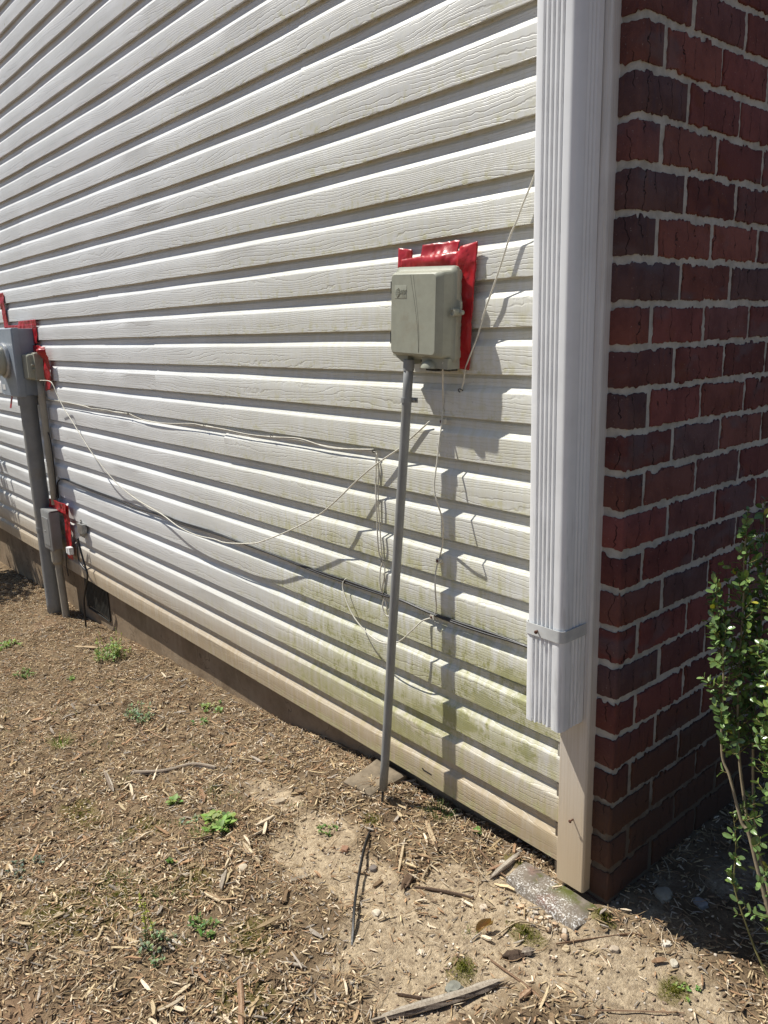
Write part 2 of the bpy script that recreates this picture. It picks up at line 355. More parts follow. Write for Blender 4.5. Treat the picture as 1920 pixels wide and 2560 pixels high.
gy = axis([(-80,-20,8),(-20,-3,1),(-3,-1.4,.1),(-1.4,.3,.0105),(.3,1.5,.04),(1.5,8,.5),(8,80,8)])
X, Y = np.meshgrid(gx, gy); Z = H(X, Y)
nx, ny = len(gx), len(gy); idx = np.arange(nx*ny).reshape(ny, nx)
F = np.stack([idx[:-1,:-1], idx[:-1,1:], idx[1:,1:], idx[1:,:-1]], -1).reshape(-1, 4)
def fast_mesh(name, V, F, mat, col=None, vcol=None, smooth=True):
    me = bpy.data.meshes.new(name); n = F.shape[1]
    me.vertices.add(len(V)); me.vertices.foreach_set('co', V.astype(np.float32).ravel())
    me.loops.add(F.size); me.loops.foreach_set('vertex_index', F.astype(np.int32).ravel())
    me.polygons.add(len(F)); me.polygons.foreach_set('loop_start', (np.arange(len(F))*n).astype(np.int32))
    me.update(calc_edges=True)
    if vcol is not None:
        a = me.color_attributes.new('Col', 'FLOAT_COLOR', 'POINT'); arr = np.ones((len(V), 4), np.float32); arr[:, :3] = vcol; a.data.foreach_set('color', arr.ravel())
    me.polygons.foreach_set('use_smooth', [smooth]*len(F)); me.materials.append(mat)
    o = bpy.data.objects.new(name, me); S.collection.objects.link(o); return o
vc = np.zeros((nx*ny, 3)); vc[:, 0] = bare(X, Y).ravel(); vc[:, 1] = gauss(MOSS, X, Y, .7).ravel()
tag(fast_mesh('ground', np.stack([X.ravel(), Y.ravel(), Z.ravel()], -1), F, M['soil'], vcol=vc), 'bare sandy soil and dark earth beside the house', None, None, 'structure')

# mulch: shredded bark, chips and straw lying on the soil
def scatter(N, xr, yr, keep):
    x = rng.uniform(*xr, N); y = rng.uniform(*yr, N); k = keep(x, y) > rng.random(N)
    return x[k], y[k]
def visible(x, y):
    z = H(x, y); d = np.stack([x, y-CAM_Y, z-CAM_Z], -1); zz = d@np.array(F_); zz = np.maximum(zz, .05)
    px = 960+1973.76*(d@np.array(R_))/zz; py = 1280-1973.76*(d@np.array(U_))/zz
    return (px > -250) & (px < 2150) & (py < 2850) & (py > 1000)
CH = 1.15*np.array([[.43,.32,.185],[.53,.42,.26],[.34,.235,.14],[.22,.15,.09],[.11,.075,.05],[.33,.285,.235],[.66,.55,.40],[.40,.25,.145]])
def chips(name, x, y, Lr, Wr, Tr, tilt, bend, pal, label, lift=.0, seg=2):
    n = len(x); L = rng.uniform(0, 1, n)**1.7*(Lr[1]-Lr[0])+Lr[0]; Wd = rng.uniform(*Wr, n); T = rng.uniform(*Tr, n)
    a = rng.uniform(0, 2*PI, n); p = rng.normal(0, tilt, n); r = rng.normal(0, .35, n)
    dx = np.stack([np.cos(a)*np.cos(p), np.sin(a)*np.cos(p), np.sin(p)], -1)
    sd = np.stack([-np.sin(a), np.cos(a), 0*a], -1); up = np.cross(dx, sd)
    s2 = sd*np.cos(r)[:, None]+up*np.sin(r)[:, None]; u2 = -sd*np.sin(r)[:, None]+up*np.cos(r)[:, None]
    c = np.stack([x, y, H(x, y)+T*.5+lift+np.abs(np.sin(p))*L*.25+rng.uniform(-.001, .004, n)], -1)
    bd = rng.normal(0, bend, n); Vs = []; ts = np.linspace(-1, 1, seg+1)
    for i, t in enumerate(ts):
        tw = .45+.55*(1-abs(t))+rng.uniform(-.12, .12, n)
        ctr = c+dx*(L*.5*t)[:, None]+s2*(bd*L*(t*t-.4))[:, None]+u2*(rng.normal(0, .03, n)*L)[:, None]
        for sy, sz in ((-1,-1),(1,-1),(1,1),(-1,1)):
            Vs.append(ctr+s2*(sy*Wd*.5*tw)[:, None]+u2*(sz*T*.5*rng.uniform(.6, 1, n))[:, None])
    V = np.stack(Vs, 1).reshape(-1, 3); m_ = 4*(seg+1)
    q = [(0,3,2,1), (4*seg,4*seg+1,4*seg+2,4*seg+3)]
    for i in range(seg):
        for j in range(4): k = (j+1) % 4; q.append((4*i+j, 4*i+k, 4*i+4+k, 4*i+4+j))
    Fq = (np.array(q)[None]+(np.arange(n)*m_)[:, None, None]).reshape(-1, 4)
    col = pal[rng.integers(0, len(pal), n)]*rng.uniform(.7, 1.2, (n, 1))
    return fast_mesh(name, V, Fq, M['chip'], vcol=np.repeat(np.clip(col, 0, 1), m_, 0), smooth=False)
def free(x, y):   # not under the house
    return ~(((x < -.856) & (y > .035)) | ((x < -.856) & (y > -.02) & (x > -.98)))
def keepd(x, y, base=1.0):
    b = bare(x, y); shade = (x > -.86) & (y > (x+.856)*.5)
    k = base*np.clip(1.15-1.4*b, .12, 1)*free(x, y)*visible(x, y)*np.clip(.88+vnoise(x, y, 5)*.42+vnoise(x, y, 17)*.30, .20, 1)
    return np.where(shade, k*.45, k)
def wnear(x, y): return np.clip(1.7/np.hypot(x, y-CAM_Y), .35, 1)
x, y = scatter(270000, (-5.6,-.25), (-1.35, 1.2), lambda x, y: keepd(x, y, .8)*wnear(x, y))
tag(chips('mulch_fines', x, y, (.005,.020), (.0012,.0045), (.0006,.0018), .22, .03, CH, ''), 'fine shredded bark mulch covering the soil', None, None, 'stuff')
x, y = scatter(110000, (-5.6,-.25), (-1.35, 1.2), lambda x, y: keepd(x, y, .62))
tag(chips('mulch_chips', x, y, (.010,.028), (.0015,.0045), (.001,.003), .16, .03, CH[[0,1,2,3,5,6,7,0]], '', .001), 'loose tan and brown wood chips lying over the soil', None, None, 'stuff')
x, y = scatter(60000, (-5.6,-.25), (-1.35, .8), lambda x, y: keepd(x, y, .42))
tag(chips('straw', x, y, (.025,.085), (.0006,.0014), (.0006,.0012), .10, .12, CH[[0,1,6,2,7]], '', .003, 4), 'thin dry straw and pine needles on the mulch', None, None, 'stuff')
# grit on the bare soil and little pebbles by the slab
def blobs(name, x, y, rr, pal, sq=.6, sink=.3):
    n = len(x); import itertools
    ico = np.array([v for v in itertools.product((-1,1),(-1,1),(-1,1))], float)*.62
    oc = np.array([[1,0,0],[-1,0,0],[0,1,0],[0,-1,0],[0,0,1],[0,0,-1]], float)*1.05
    Vb = np.concatenate([ico, oc]); ix = {tuple(np.sign(v)): i for i, v in enumerate(ico)}
    fs = []
    for ax in range(3):
        for sg in (-1, 1):
            b, c = [i for i in range(3) if i != ax]; cyc = [(-1,-1),(1,-1),(1,1),(-1,1)]
            ids = []
            for u, v in cyc:
                t = [0,0,0]; t[ax] = sg; t[b] = u; t[c] = v; ids.append(ix[tuple(float(q) for q in t)])
            o = 8+ax*2+(0 if sg > 0 else 1)
            for i in range(4): fs.append((ids[i], ids[(i+1) % 4], o))
    fs = np.array(fs)
    r = rng.uniform(0, 1, n)**2*(rr[1]-rr[0])+rr[0]; a = rng.uniform(0, 2*PI, n)
    V = Vb[None]*(r[:, None, None])*rng.uniform(.78, 1.15, (n, 14, 1))*np.stack([rng.uniform(.8, 1.3, n), rng.uniform(.7, 1, n), rng.uniform(.45, sq+.2, n)], -1)[:, None, :]
    ca, sa = np.cos(a)[:, None], np.sin(a)[:, None]
    V = np.stack([V[..., 0]*ca-V[..., 1]*sa, V[..., 0]*sa+V[..., 1]*ca, V[..., 2]], -1)
    V += np.stack([x, y, H(x, y)+r*(sq-sink)], -1)[:, None, :]
    col = pal[rng.integers(0, len(pal), n)]*rng.uniform(.75, 1.15, (n, 1))
    Fq = (fs[None]+(np.arange(n)*14)[:, None, None]).reshape(-1, 3)
    return fast_mesh(name, V.reshape(-1, 3), Fq, M['stone'], vcol=np.repeat(col, 14, 0), smooth=True)
GP = np.array([[.62,.50,.36],[.45,.34,.24],[.30,.22,.16],[.70,.62,.52],[.20,.15,.11],[.55,.40,.28]])
x, y = scatter(60000, (-2.4,-.3), (-1.2, .5), lambda x, y: np.clip(bare(x, y)*1.2-.1, .04, 1)*free(x, y)*visible(x, y)*.30)
tag(blobs('grit', x, y, (.0008,.0042), GP), 'coarse sandy grit on the bare soil', None, None, 'stuff')
px_ = rng.normal(-.965, .045, 80); py_ = -.134+rng.normal(0, .011, 80)
tag(blobs('pebbles', px_, py_, (.003,.0085), np.array([[.60,.48,.33],[.66,.58,.46],[.52,.37,.24],[.62,.54,.44]]), .7, .15), 'cream pebbles spilled along the edge of the speckled slab', None, None, 'stuff')
# tiny moss and grass fuzz (uncountable)
mb = MB()
def blade(mb, x, y, z, h, wd, a, lean, col):
    d = Vector((math.cos(a), math.sin(a), 0)); s_ = Vector((-d.y, d.x, 0))*wd; b = Vector((x, y, z))
    p1 = b+Vector((0,0,h*.5))+d*lean*h*.3; p2 = b+Vector((0,0,h*(1-.25*lean)))+d*lean*h
    mb.add([b-s_, b+s_, p1+s_*.8, p1-s_*.8, p2], [(0,1,2,3),(3,2,4)], col)
for cx, cy, rx, ry in MOSS:
    for i in range(int(90000*rx*ry*PI*(1.6 if rx < .06 else .22))):
        a, r = rnd.uniform(0, 2*PI), rnd.gauss(0, .55)
        x_, y_ = cx+rx*r*math.cos(a), cy+ry*r*math.sin(a)
        if not bool(free(np.array(x_), np.array(y_))): continue
        g_ = rnd.random(); c_ = (.12+.12*g_, .13+.09*g_, .015+.02*g_)
        blade(mb, x_, y_, Hs(x_, y_)-.002, rnd.uniform(.004, .012), .0008, rnd.uniform(0, 6.28), rnd.uniform(.1, .9), c_)
tag(mb.build('moss', M['weed'], color=True), 'low olive moss growing in patches on the soil', None, None, 'stuff')

# ------------------------------------------------------------------ house
house = thing('house', (0,0,0), 'house corner with white lap siding on one side and dark red brick beside it', 'house')
C = .1016
PROF = [(.0195,.008),(.013,.004),(.0010,.0),(0,.0010),(.0001,.030),(.0003,.0590),(.0007,.0612),(.0018,.0630),(.0032,.0646),(.0106,.0745),(.0118,.0764),(.0122,.0800),(.0126,.0915),(.0175,.0985),(.0185,.116)]
SEAM = {5:-2.928, 6:-3.448, 4:-2.416, 3:-1.907, 9:-1.87, 0:-4.3, 1:-4.1, 2:-3.9, 7:-4.0, 8:-4.4, 10:-4.2, 11:-3.9, 12:-4.1, 13:-3.0, 14:-2.2, 15:-4.4, 16:-3.3}
XE = -.969
mb = MB()
for kk in range(34):
    pr = kk//2; cuts = [-10.0]; sx_ = SEAM.get(pr, -3.0)
    for q in (sx_-3.66, sx_, sx_+3.66):
        if -10 < q < XE: cuts.append(q)
    cuts.append(XE)
    for pi_ in range(len(cuts)-1):
        a, b = cuts[pi_], cuts[pi_+1]; over = .0018 if pi_ % 2 == 0 else 0.0
        b2 = b+(.02 if (over and b < XE-1e-6) else 0)
        a2 = a-(.02 if (not over and pi_ > 0) else 0)
        if over and pi_ > 0: a2 = a-.02
        nxs = max(2, int((b2-a2)/.12)); ph = (pr*7.3+pi_*3.1) % 10
        r_ = []
        for i in range(nxs+1):
            xx = a2+(b2-a2)*i/nxs
            wv = .0009*math.sin(xx*3.1+kk*1.7+ph)+.0006*math.sin(xx*7.7+kk*2.9)
            wz = .0007*math.sin(xx*2.3+pr*1.3)+.0004*math.sin(xx*9.1+kk)
            r_.append([Vector((xx, py-over+(({.030:.0005,.0590:-.0005,.0612:-.0001}.get(pz, 0)) if kk % 2 == 0 else 0)+wv*(0.3+.7*min(1, pz/.05)), kk*C+pz+wz+(.0006 if over else 0))) for py, pz in PROF])
        mb.rings(r_, closed=False, cap=(False, False), col=(((pr*37+pi_*17) % 23)/23, (kk % 2)*.5+((pr*13) % 7)/14, 0))
sid = mb.build('siding', M['siding'], house, color=True, auto=math.radians(22))
mb = MB(); mb.box((-1.452,-.0012,.0315),(-1.418,.0004,.0345)); mb.box((-1.455,-.0012,.0335),(-1.450,.0004,.038)); mb.build('split', M['black'], house)
mb = MB(); mb.box((-10,.0245,-.02),(-.95,.041,3.46)); mb.build('wall_sheathing', M['black'], house)
# foundation
mb = MB(); n_ = 60; r_ = []
fx = np.linspace(-10, -.90, 120)
for z0 in (-.9, -.35, -.2, -.1, .02):
    r_.append([Vector((a, .042+.003*float(vnoise(a, z0, 5)), z0)) for a in fx])
mb.rings(r_, closed=False, cap=(False, False)); mb.box((-10,.05,-.9),(-.90,.25,.02)); mb.build('foundation', M['found'], house)
mb = MB(); mb.box((-4.14,.034,-.20),(-3.84,.046,-.195)); 
for i in range(15):
    a = -4.13+i*.0196; mb.box((a,.030,-.175),(a+.009,.041,-.028))
mb.box((-4.15,.032,-.19),(-4.13,.042,-.015)); mb.box((-3.85,.032,-.19),(-3.83,.042,-.015)); mb.box((-4.13,.036,-.18),(-3.85,.0405,-.02))
vent = mb.build('foundation_vent', M['boxdark'], house)
# corner trim (vinyl post): profile in plan, rounded on the right
def corner_post():
    x0, x1, y0, y1, r = -.9735, -.9005, -.029, .012, .006
    prof = [(x0, y1), (x0, y0+.001), (x0+.001, y0)]+[(x1-r+r*math.sin(a), y0+r-r*math.cos(a)) for a in np.linspace(0, PI/2, 6)]+[(x1, y1)]
    mb = MB(); zs = [-.02]+[(.1+i*.3) for i in range(12)]
    mb.rings([[Vector((px+.0005*math.sin(z*5), py+.0006*math.sin(z*3.3+1), z+(0 if j else -0.0))) for px, py in prof] for j, z in enumerate(zs)], cap=(True, True))
    return mb.build('corner_trim', M['trim'], house, auto=.5)
trim = corner_post()
def nail(o, x, y, z, ax=(0,-1,0), r=.004, name='nail', mat='rust', ln=.012):
    mb = MB(); mb.lathe((x, y, z), ax, [(-.004, r*.45), (ln-.0015, r*.45), (ln-.0014, r), (ln, r*.9), (ln+.0008, r*.3)], 8)
    return mb.build(name, M[mat], o, smooth=False)
nail(trim, -.932, -.029, .152)
# brick wall: every brick cut with a ragged mortar edge, corner bricks wrapping
BXF = -.856; BC = .0805
def ragged(w_, h_, seed, amp=.0022):
    r2 = random.Random(seed); pts = []
    def jit(n, a=amp):
        v = [r2.gauss(0, a*.5) for _ in range(n)]; run = r2.gauss(0, a*.5); out = []
        for i in range(n):
            if r2.random() < .3: run = r2.gauss(0, a)
            out.append(v[i]*.7+run*.8)
        return out
    nh, nv = max(6, int(w_/.004)), 12
    for i, j in zip(range(nh), jit(nh)): pts.append((w_*i/nh, 0+j))
    for i, j in zip(range(nv), jit(nv, amp*.7)): pts.append((w_+j, h_*i/nv))
    for i, j in zip(range(nh), jit(nh, amp*1.3)): pts.append((w_*(1-i/nh), h_+j))
    for i, j in zip(range(nv), jit(nv, amp*.7)): pts.append((0+j, h_*(1-i/nv)))
    return pts
PALB = [(.20,.066,.060),(.175,.062,.058),(.205,.076,.062),(.16,.068,.064),(.185,.062,.056),(.14,.066,.063),(.175,.072,.060),(.17,.060,.054),(.135,.075,.074)]
mb = MB(); MJ = .0142
def brickface(org, du, w_, h_, out, seed, depth=.0035, wrapL=None, col=None):
    """org lower-left corner on the wall plane, du unit vector along the wall, out = outward normal"""
    pts = ragged(w_, h_, seed); o_ = Vector(org); du = Vector(du); up = Vector((0,0,1)); out = Vector(out)
    cx, cz = w_/2, h_/2
    def P(u, v, d): return o_+du*u+up*v+out*d
    def shrink(u, v, e):
        return (u+(e if u < w_*.04 else (-e if u > w_*.96 else 0)), v+(e if v < h_*.1 else (-e if v > h_*.9 else 0)))
    rr = [[P(u, v, -.006) for u, v in pts], [P(u, v, depth*.55) for u, v in pts],
          [P(*shrink(u, v, .0012), depth) for u, v in pts], [P(*shrink(u, v, .0040), depth+.0006) for u, v in pts]]
    mb.rings([list(reversed(r)) if False else r for r in rr], cap=(False, True), col=col)
rb = random.Random(5)




ZB = 1.739

for j in range(-18, 24):
    zt = ZB-j*BC-MJ/2; zb = zt-(BC-MJ)
    if zb > 3.46 or zt < -.25: continue
    h_ = zt-zb; par = j % 2
    col = rb.choice(PALB); s_ = rb.uniform(.8, 1.15); col = tuple(c*s_ for c in col)
    # front (+X) face; corner unit first
    first = .069-MJ/2 if par == 0 else .160-MJ/2
    wob = rb.uniform(-.006, .006); first += wob
    # corner brick: L-shaped plan with rounded arris, both visible faces in one unit
    LX = .075
    rc = .006; dz = .0032
    pl = [(BXF-LX, -dz*.9)]+[(BXF-.05, -dz)]+[(BXF+dz-rc+rc*math.sin(a), -dz+rc-rc*math.cos(a)) for a in np.linspace(0, PI/2, 5)]+[(BXF+dz, first-.004), (BXF+dz*.5, first+.001), (BXF-.008, first)]
    full = []
    for (ax, ay), (bx, by) in zip(pl, pl[1:]):
        L = math.hypot(bx-ax, by-ay); n2 = max(1, int(L/.005))
        full += [(ax+(bx-ax)*t/n2, ay+(by-ay)*t/n2) for t in range(n2)]
    full.append(pl[-1])
    def rag(n, a):
        run = 0; o = []
        for i in range(n):
            if rb.random() < .3: run = rb.gauss(0, a)
            o.append(run+rb.gauss(0, a*.4))
        return o
    jt, jb = rag(len(full), .0020), rag(len(full), .0015)
    def off(p, e):   # pull toward the body for the bevel
        return (min(p[0], BXF+e), max(p[1], -e)) if e < dz else p
    rings = [[Vector((*off(p, -.004), zb+b)) for p, b in zip(full, jb)], [Vector((*off(p, dz*.5), zb+b)) for p, b in zip(full, jb)],
             [Vector((*p, zb+b+.002)) for p, b in zip(full, jb)], [Vector((*p, zt+t-.002)) for p, t in zip(full, jt)],
             [Vector((*off(p, dz*.5), zt+t)) for p, t in zip(full, jt)], [Vector((*off(p, -.004), zt+t)) for p, t in zip(full, jt)]]
    mb.rings(rings, closed=False, cap=(False, False), col=col)
    y = first+MJ+rb.uniform(-.002, .002); i = 0
    while y < 4:
        wd = (.2-MJ)+rb.uniform(-.004, .004); col = rb.choice(PALB); s_ = rb.uniform(.75, 1.2)
        brickface((BXF, y, zb+rb.uniform(-.001, .001)), (0,1,0), wd if y+wd < 4 else 4-y+.001, h_, (1,0,0), rb.random(), rb.uniform(.0022, .0042), col=tuple(c*s_ for c in col))
        y += wd+MJ*rb.uniform(.75, 1.1); i += 1
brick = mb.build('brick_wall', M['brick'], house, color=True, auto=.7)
# mortar bed: displaced sheet just behind the brick faces, wrapping the corner
mb = MB(); pl = [(-1.0, 0), (-.93, 0), (-.885, 0), (BXF-.012, 0), (BXF-.004, .0012), (BXF, .007)]+[(BXF, yy) for yy in np.arange(.02, 1.6, .01)]+[(BXF, 2.0), (BXF, 4.0)]
zs = list(np.arange(-.25, 1.95, .010))+list(np.arange(1.95, 3.47, .05))
r_ = []
for z in zs:
    t = ((ZB-z) % BC); prox = min(t, BC-t); groove = -.0016*math.exp(-(prox/.003)**2)
    r_.append([Vector((px+(nv:=groove+.0016*float(vnoise(px*3+py, z, 60))) *(1 if py > .001 else 0), py-(nv if py <= .001 else 0), z)) for px, py in pl])
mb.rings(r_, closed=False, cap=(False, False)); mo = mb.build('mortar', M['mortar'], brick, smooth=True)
mb = MB(); mb.box((-.95,.02,-.3),(BXF-.012,4,3.46)); mb.build('brick_backing', M['black'], house)
mb = MB(); mb.box((-10,.02,3.45),(BXF,4,3.52)); mb.build('wall_cap', M['trim'], house)

# ------------------------------------------------------------------ downspout
ds = thing('downspout', (-.96,-.03,.40), 'white fluted metal downspout strapped to the corner trim of the siding wall', 'downspout')
def ds_profile(grow=0.0, n_round=5):
    x0, x1, y0, y1 = -1.006-grow, -.9155+grow, -.106-grow, -.0305; r = .013; P = []
    P.append((x0, y1)); 
    P += [(x0, y0+.006)]+[(x0+.006-.006*math.cos(a), y0+.006-.006*math.sin(a)) for a in (.5, 1.0)]+[(x0+.006, y0)]
    a0, a1 = x0+.017, x1-.021; N = 5; pt = (a1-a0)/N
    for i in range(N):
        b = a0+i*pt
        P += [(b, y0), (b+pt*.18, y0+.0056), (b+pt*.42, y0+.0062), (b+pt*.62, y0+.0006), (b+pt*.72, y0)]
    P.append((x1-r, y0)); P += [(x1-r+r*math.sin(a), y0+r-r*math.cos(a)) for a in np.linspace(.3, PI/2, n_round)]
    s0, s1 = y0+.030, y1-.012; N = 3; pt = (s1-s0)/N
    for i in range(N):
        b = s0+i*pt; P += [(x1, b), (x1-.0022, b+pt*.3), (x1-.0022, b+pt*.5), (x1, b+pt*.8)]
    P.append((x1, y1)); return P
mb = MB(); pr_ = ds_profile()
mb.rings([[Vector((px+.0008*math.sin(z*4), py+(.001*math.sin(z*2.7)), z)) for px, py in pr_] for z in np.arange(.60, 3.46, .13)], closed=True, cap=(False, False))
up_ = mb.build('upper_pipe', M['alu'], ds, auto=.45)
mb = MB(); pr2 = ds_profile(.0012)
zz = [.398, .41, .45, .52, .575, .600]
R2 = []
for q, z in enumerate(zz):
    R2.append([Vector((px+.0006*math.sin(px*300+z*50)*(1 if q == 0 else .2), py+(.0012*math.sin(px*200) if q == 0 else 0), z+(.002*math.sin(px*90) if q == 0 else 0))) for px, py in pr2])
flat = [(px, -.1068 if (py < -.1012 and -1.0 < px < -.93) else py) for px, py in pr2]
R2[-1] = [Vector((px, py, .600)) for px, py in flat]
R2.insert(5, [Vector((px, py, .583)) for px, py in pr2])
mb.rings(R2, closed=True, cap=(False, False)); mb.build('lower_pipe', M['alu'], ds, auto=.45)
mb = MB(); g_ = .0022; x0, x1, y0 = -1.0075-g_, -.9145+g_, -.1075-g_
band = [(x0, -.031), (x0, y0+.008), (x0+.003, y0+.002), (x0+.008, y0), (x1-.014, y0)]+[(x1-.014+.014*math.sin(a), y0+.014-.014*math.cos(a)) for a in np.linspace(.3, PI/2, 5)]+[(x1, -.0305)]
inn = [(px*(1-.0)+(.0012 if px < -.96 else -.0012), py+.0012) for px, py in band]
for zz_ in [0]:
    ring = lambda z, B: [Vector((px, py, z)) for px, py in B]
    mb.rings([ring(.5945, inn), ring(.5945, band), ring(.6195, band), ring(.6195, inn)], closed=False, cap=(False, False))
st_ = mb.build('strap', M['strap'], ds, auto=.6)
nail(st_, -.976, y0, .607, (.3,-1,-.1), .0042, 'screw', 'rust', .009)

# ------------------------------------------------------------------ red flashing tape
def tape(name, patches, label, group='red tape around the boxes', extra=None, seed=1):
    mb = MB(); 
    for pi_, (poly, yo) in enumerate(patches):
        # poly: 4 corners (x,z): bl, br, tr, tl -> crinkled sheet with thickness, draped over the laps
        bl, br, tr, tl = [Vector((a, b)) for a, b in poly]
        nu = max(6, int((br-bl).length/.0045)); nv = max(6, int((tl-bl).length/.0045))
        def pt(u, v):
            p = bl.lerp(br, u).lerp(tl.lerp(tr, u), v)
            lap = 0.0
            n1 = float(vnoise(p.x*1.2, p.y, 26+seed)); n2 = float(vnoise(p.x+seed, p.y*.5, 75)); n3 = float(vnoise(p.x*2.2+p.y, p.y*.6-seed, 40))
            e = min(u, 1-u, v, 1-v)
            yy = -yo-.0040*n1-.0007*n2-.0025*max(0, 1-abs(n3)*5)-.002
            if extra: yy -= extra(p.x, p.y)
            jx = .0008*n2 if e < .01 else 0
            return Vector((p.x+jx, min(yy, -.0016), p.y+jx))
        G = [[pt(i/nu, jj/nv) for i in range(nu+1)] for jj in range(nv+1)]
        V = [p for r in G for p in r]; n = len(V); V2 = V+[p+Vector((0,.0012,0)) for p in V]; W_ = nu+1; fs = []
        for jj in range(nv):
            for i in range(nu):
                a = jj*W_+i; fs.append((a, a+1, a+1+W_, a+W_)); fs.append((n+a, n+a+W_, n+a+1+W_, n+a+1))
        for jj in range(nv): a = jj*W_; fs.append((a, a+W_, n+a+W_, n+a)); b = a+nu; fs.append((b, n+b, n+b+W_, b+W_))
        for i in range(nu): fs.append((i, n+i, n+i+1, i+1)); b = nv*W_+i; fs.append((b, b+1, n+b+1, n+b))
        mb.add(V2, fs)
    return tag(mb.build(name, M['red'], smooth=True), label, 'tape', group)
BB = lambda x0, x1, z0, z1, s=0.0: ((x0, z0+s), (x1, z0-s), (x1+s*.3, z1-s), (x0+s*.3, z1+s))
def bulge(x, z): return .013*math.exp(-(((x+1.37)/.045)**2+((z-1.375)/.014)**2))+.010*math.exp(-(((x+1.325)/.05)**2+((z-1.36)/.03)**2))
T_NID = None
tape('flashing_tape', [
    (((-1.505,1.30),(-1.452,1.30),(-1.448,1.404),(-1.502,1.413)), .004),
    (((-1.49,1.345),(-1.26,1.340),(-1.26,1.388),(-1.49,1.385)), .006),
    (((-1.422,1.37),(-1.303,1.365),(-1.297,1.412),(-1.415,1.411)), .003),
    (((-1.322,1.134),(-1.264,1.127),(-1.234,1.402),(-1.288,1.396)), .009)],
    'crinkled red tape showing around the top and right of the large beige utility box', extra=bulge)
tape('flashing_tape', [(((-4.86,1.29),(-4.79,1.29),(-4.815,1.479),(-4.90,1.479)), .004), (((-4.85,1.255),(-4.36,1.255),(-4.36,1.30),(-4.85,1.30)), .004), (((-4.62,1.28),(-4.315,1.28),(-4.312,1.322),(-4.60,1.318)), .003),
    (((-4.44,1.20),(-4.32,1.20),(-4.315,1.30),(-4.44,1.30)), .003)], 'red tape above and behind the grey electric meter box', seed=3)
tape('flashing_tape', [(((-4.235,.965),(-4.16,.972),(-4.135,1.175),(-4.215,1.175)), .016), (((-4.40,1.13),(-4.15,1.13),(-4.15,1.185),(-4.40,1.195)), .010)],
    'glossy red tape sticking out beside the small beige wall box', seed=5, extra=lambda x, z: .035*math.exp(-(((x+4.19)/.05)**2+((z-1.165)/.03)**2)))
tape('flashing_tape', [(((-4.20,.09),(-4.115,.085),(-4.085,.385),(-4.17,.38)), .022), (((-4.37,.33),(-4.10,.335),(-4.09,.392),(-4.37,.385)), .030)],
    'red tape behind the small grey junction box near the ground', seed=8)
# ------------------------------------------------------------------ large beige utility box
bx = thing('telephone_box', (-1.381, -.012, 1.252), 'beige plastic utility box with raised emblem and lettering, mounted on red tape', 'utility box')
def lb(pts): return pts
def inbox(mb):    # tilt about the box centre
    a = math.radians(3.0); c = Vector((-1.381, -.012, 1.252)); R = Matrix.Rotation(a, 3, 'Y')
    mb.v = [tuple(c+R @ (Vector(v)-c)) for v in mb.v]; return mb
def ring_(dx0, dx1, dz0, dz1, r, y): return rrect(-1.381+dx0, -1.381+dx1, 1.252+dz0, 1.252+dz1, r, y)
mb = MB(); mb.rings([ring_(-.092,.097,-.098,.100,.010,-.004), ring_(-.094,.099,-.100,.102,.010,-.030)]); inbox(mb).build('back_shell', M['boxplastic'], bx, auto=.6)
mb = MB()
mb.rings([ring_(-.098,.102,-.100,.106,.012,-.026), ring_(-.100,.104,-.102,.108,.012,-.028), ring_(-.100,.104,-.102,.108,.012,-.036), ring_(-.096,.099,-.098,.103,.011,-.0385),
          ring_(-.092,.096,-.095,.099,.012,-.042), ring_(-.084,.088,-.093,.096,.012,-.060), ring_(-.079,.079,-.090,.093,.011,-.068), ring_(-.076,.073,-.086,.090,.010,-.0715)])
# shallow crown along the top lip and a scooped skirt on both bottom corners
cov = inbox(mb).build('cover', M['boxplastic'], bx, auto=.28)
mb = MB(); yf = -.0716
seam = [(-.010+.030*math.sin(t*PI/2)**1.1, .089-.172*t) for t in np.linspace(0, 1, 24)]
mb.rings([[Vector((-1.381+u-.0004, yf, 1.252+v)), Vector((-1.381+u+.0004, yf, 1.252+v)), Vector((-1.381+u+.0004, yf+.002, 1.252+v)), Vector((-1.381+u-.0004, yf+.002, 1.252+v))] for u, v in seam]); inbox(mb).build('cover_seam', M['boxdark'], cov)
mb = MB(); mb.rings([[Vector((-1.381+u+.001, yf+.0012, 1.252+v)), Vector((-1.381+u+.0075*(1-i/23)+.0012, yf-.0005, 1.252+v)), Vector((-1.381+u+.0085*(1-i/23)+.0014, yf+.0012, 1.252+v))] for i, (u, v) in enumerate(seam)]); inbox(mb).build('cover_rib', M['boxplastic'], cov)
mb = MB(); mb.rings([ring_(-.0635,-.0225,.0365,.0665,.0015,yf+.002), ring_(-.0635,-.0225,.0365,.0665,.0015,yf-.0002), ring_(-.0630,-.0230,.0370,.0660,.0015,yf-.0004)]); inbox(mb).build('emblem_plate', M['boxplastic'], cov, auto=.5)
mb = MB(); cx_, cz_, rr_ = -.0545, .0520, .0098
for i, (zc, th) in enumerate([(.0082,.0010),(.0052,.0017),(.0016,.0022),(-.0026,.0021),(-.0062,.0017),(-.0088,.0010)]):
    hw = math.sqrt(max(rr_**2-zc**2, 1e-7))*.98; P_ = []
    for s_ in (1, -1):
        rng_ = np.linspace(-1, 1, 13) if s_ == 1 else np.linspace(1, -1, 13)
        for u in rng_: P_.append((cx_+hw*u, cz_+zc-.0022*(1-u*u)*1.0+s_*th*.5*math.sqrt(max(0, 1-u*u))*(1 if s_ == 1 else 1)+.0001*s_))
    mb.rings([[Vector((-1.381+a, yf+.0005, 1.252+b)) for a, b in P_], [Vector((-1.381+a, yf-.0014, 1.252+b)) for a, b in P_]], col=None)
inbox(mb).build('emblem', M['boxplastic'], cov)
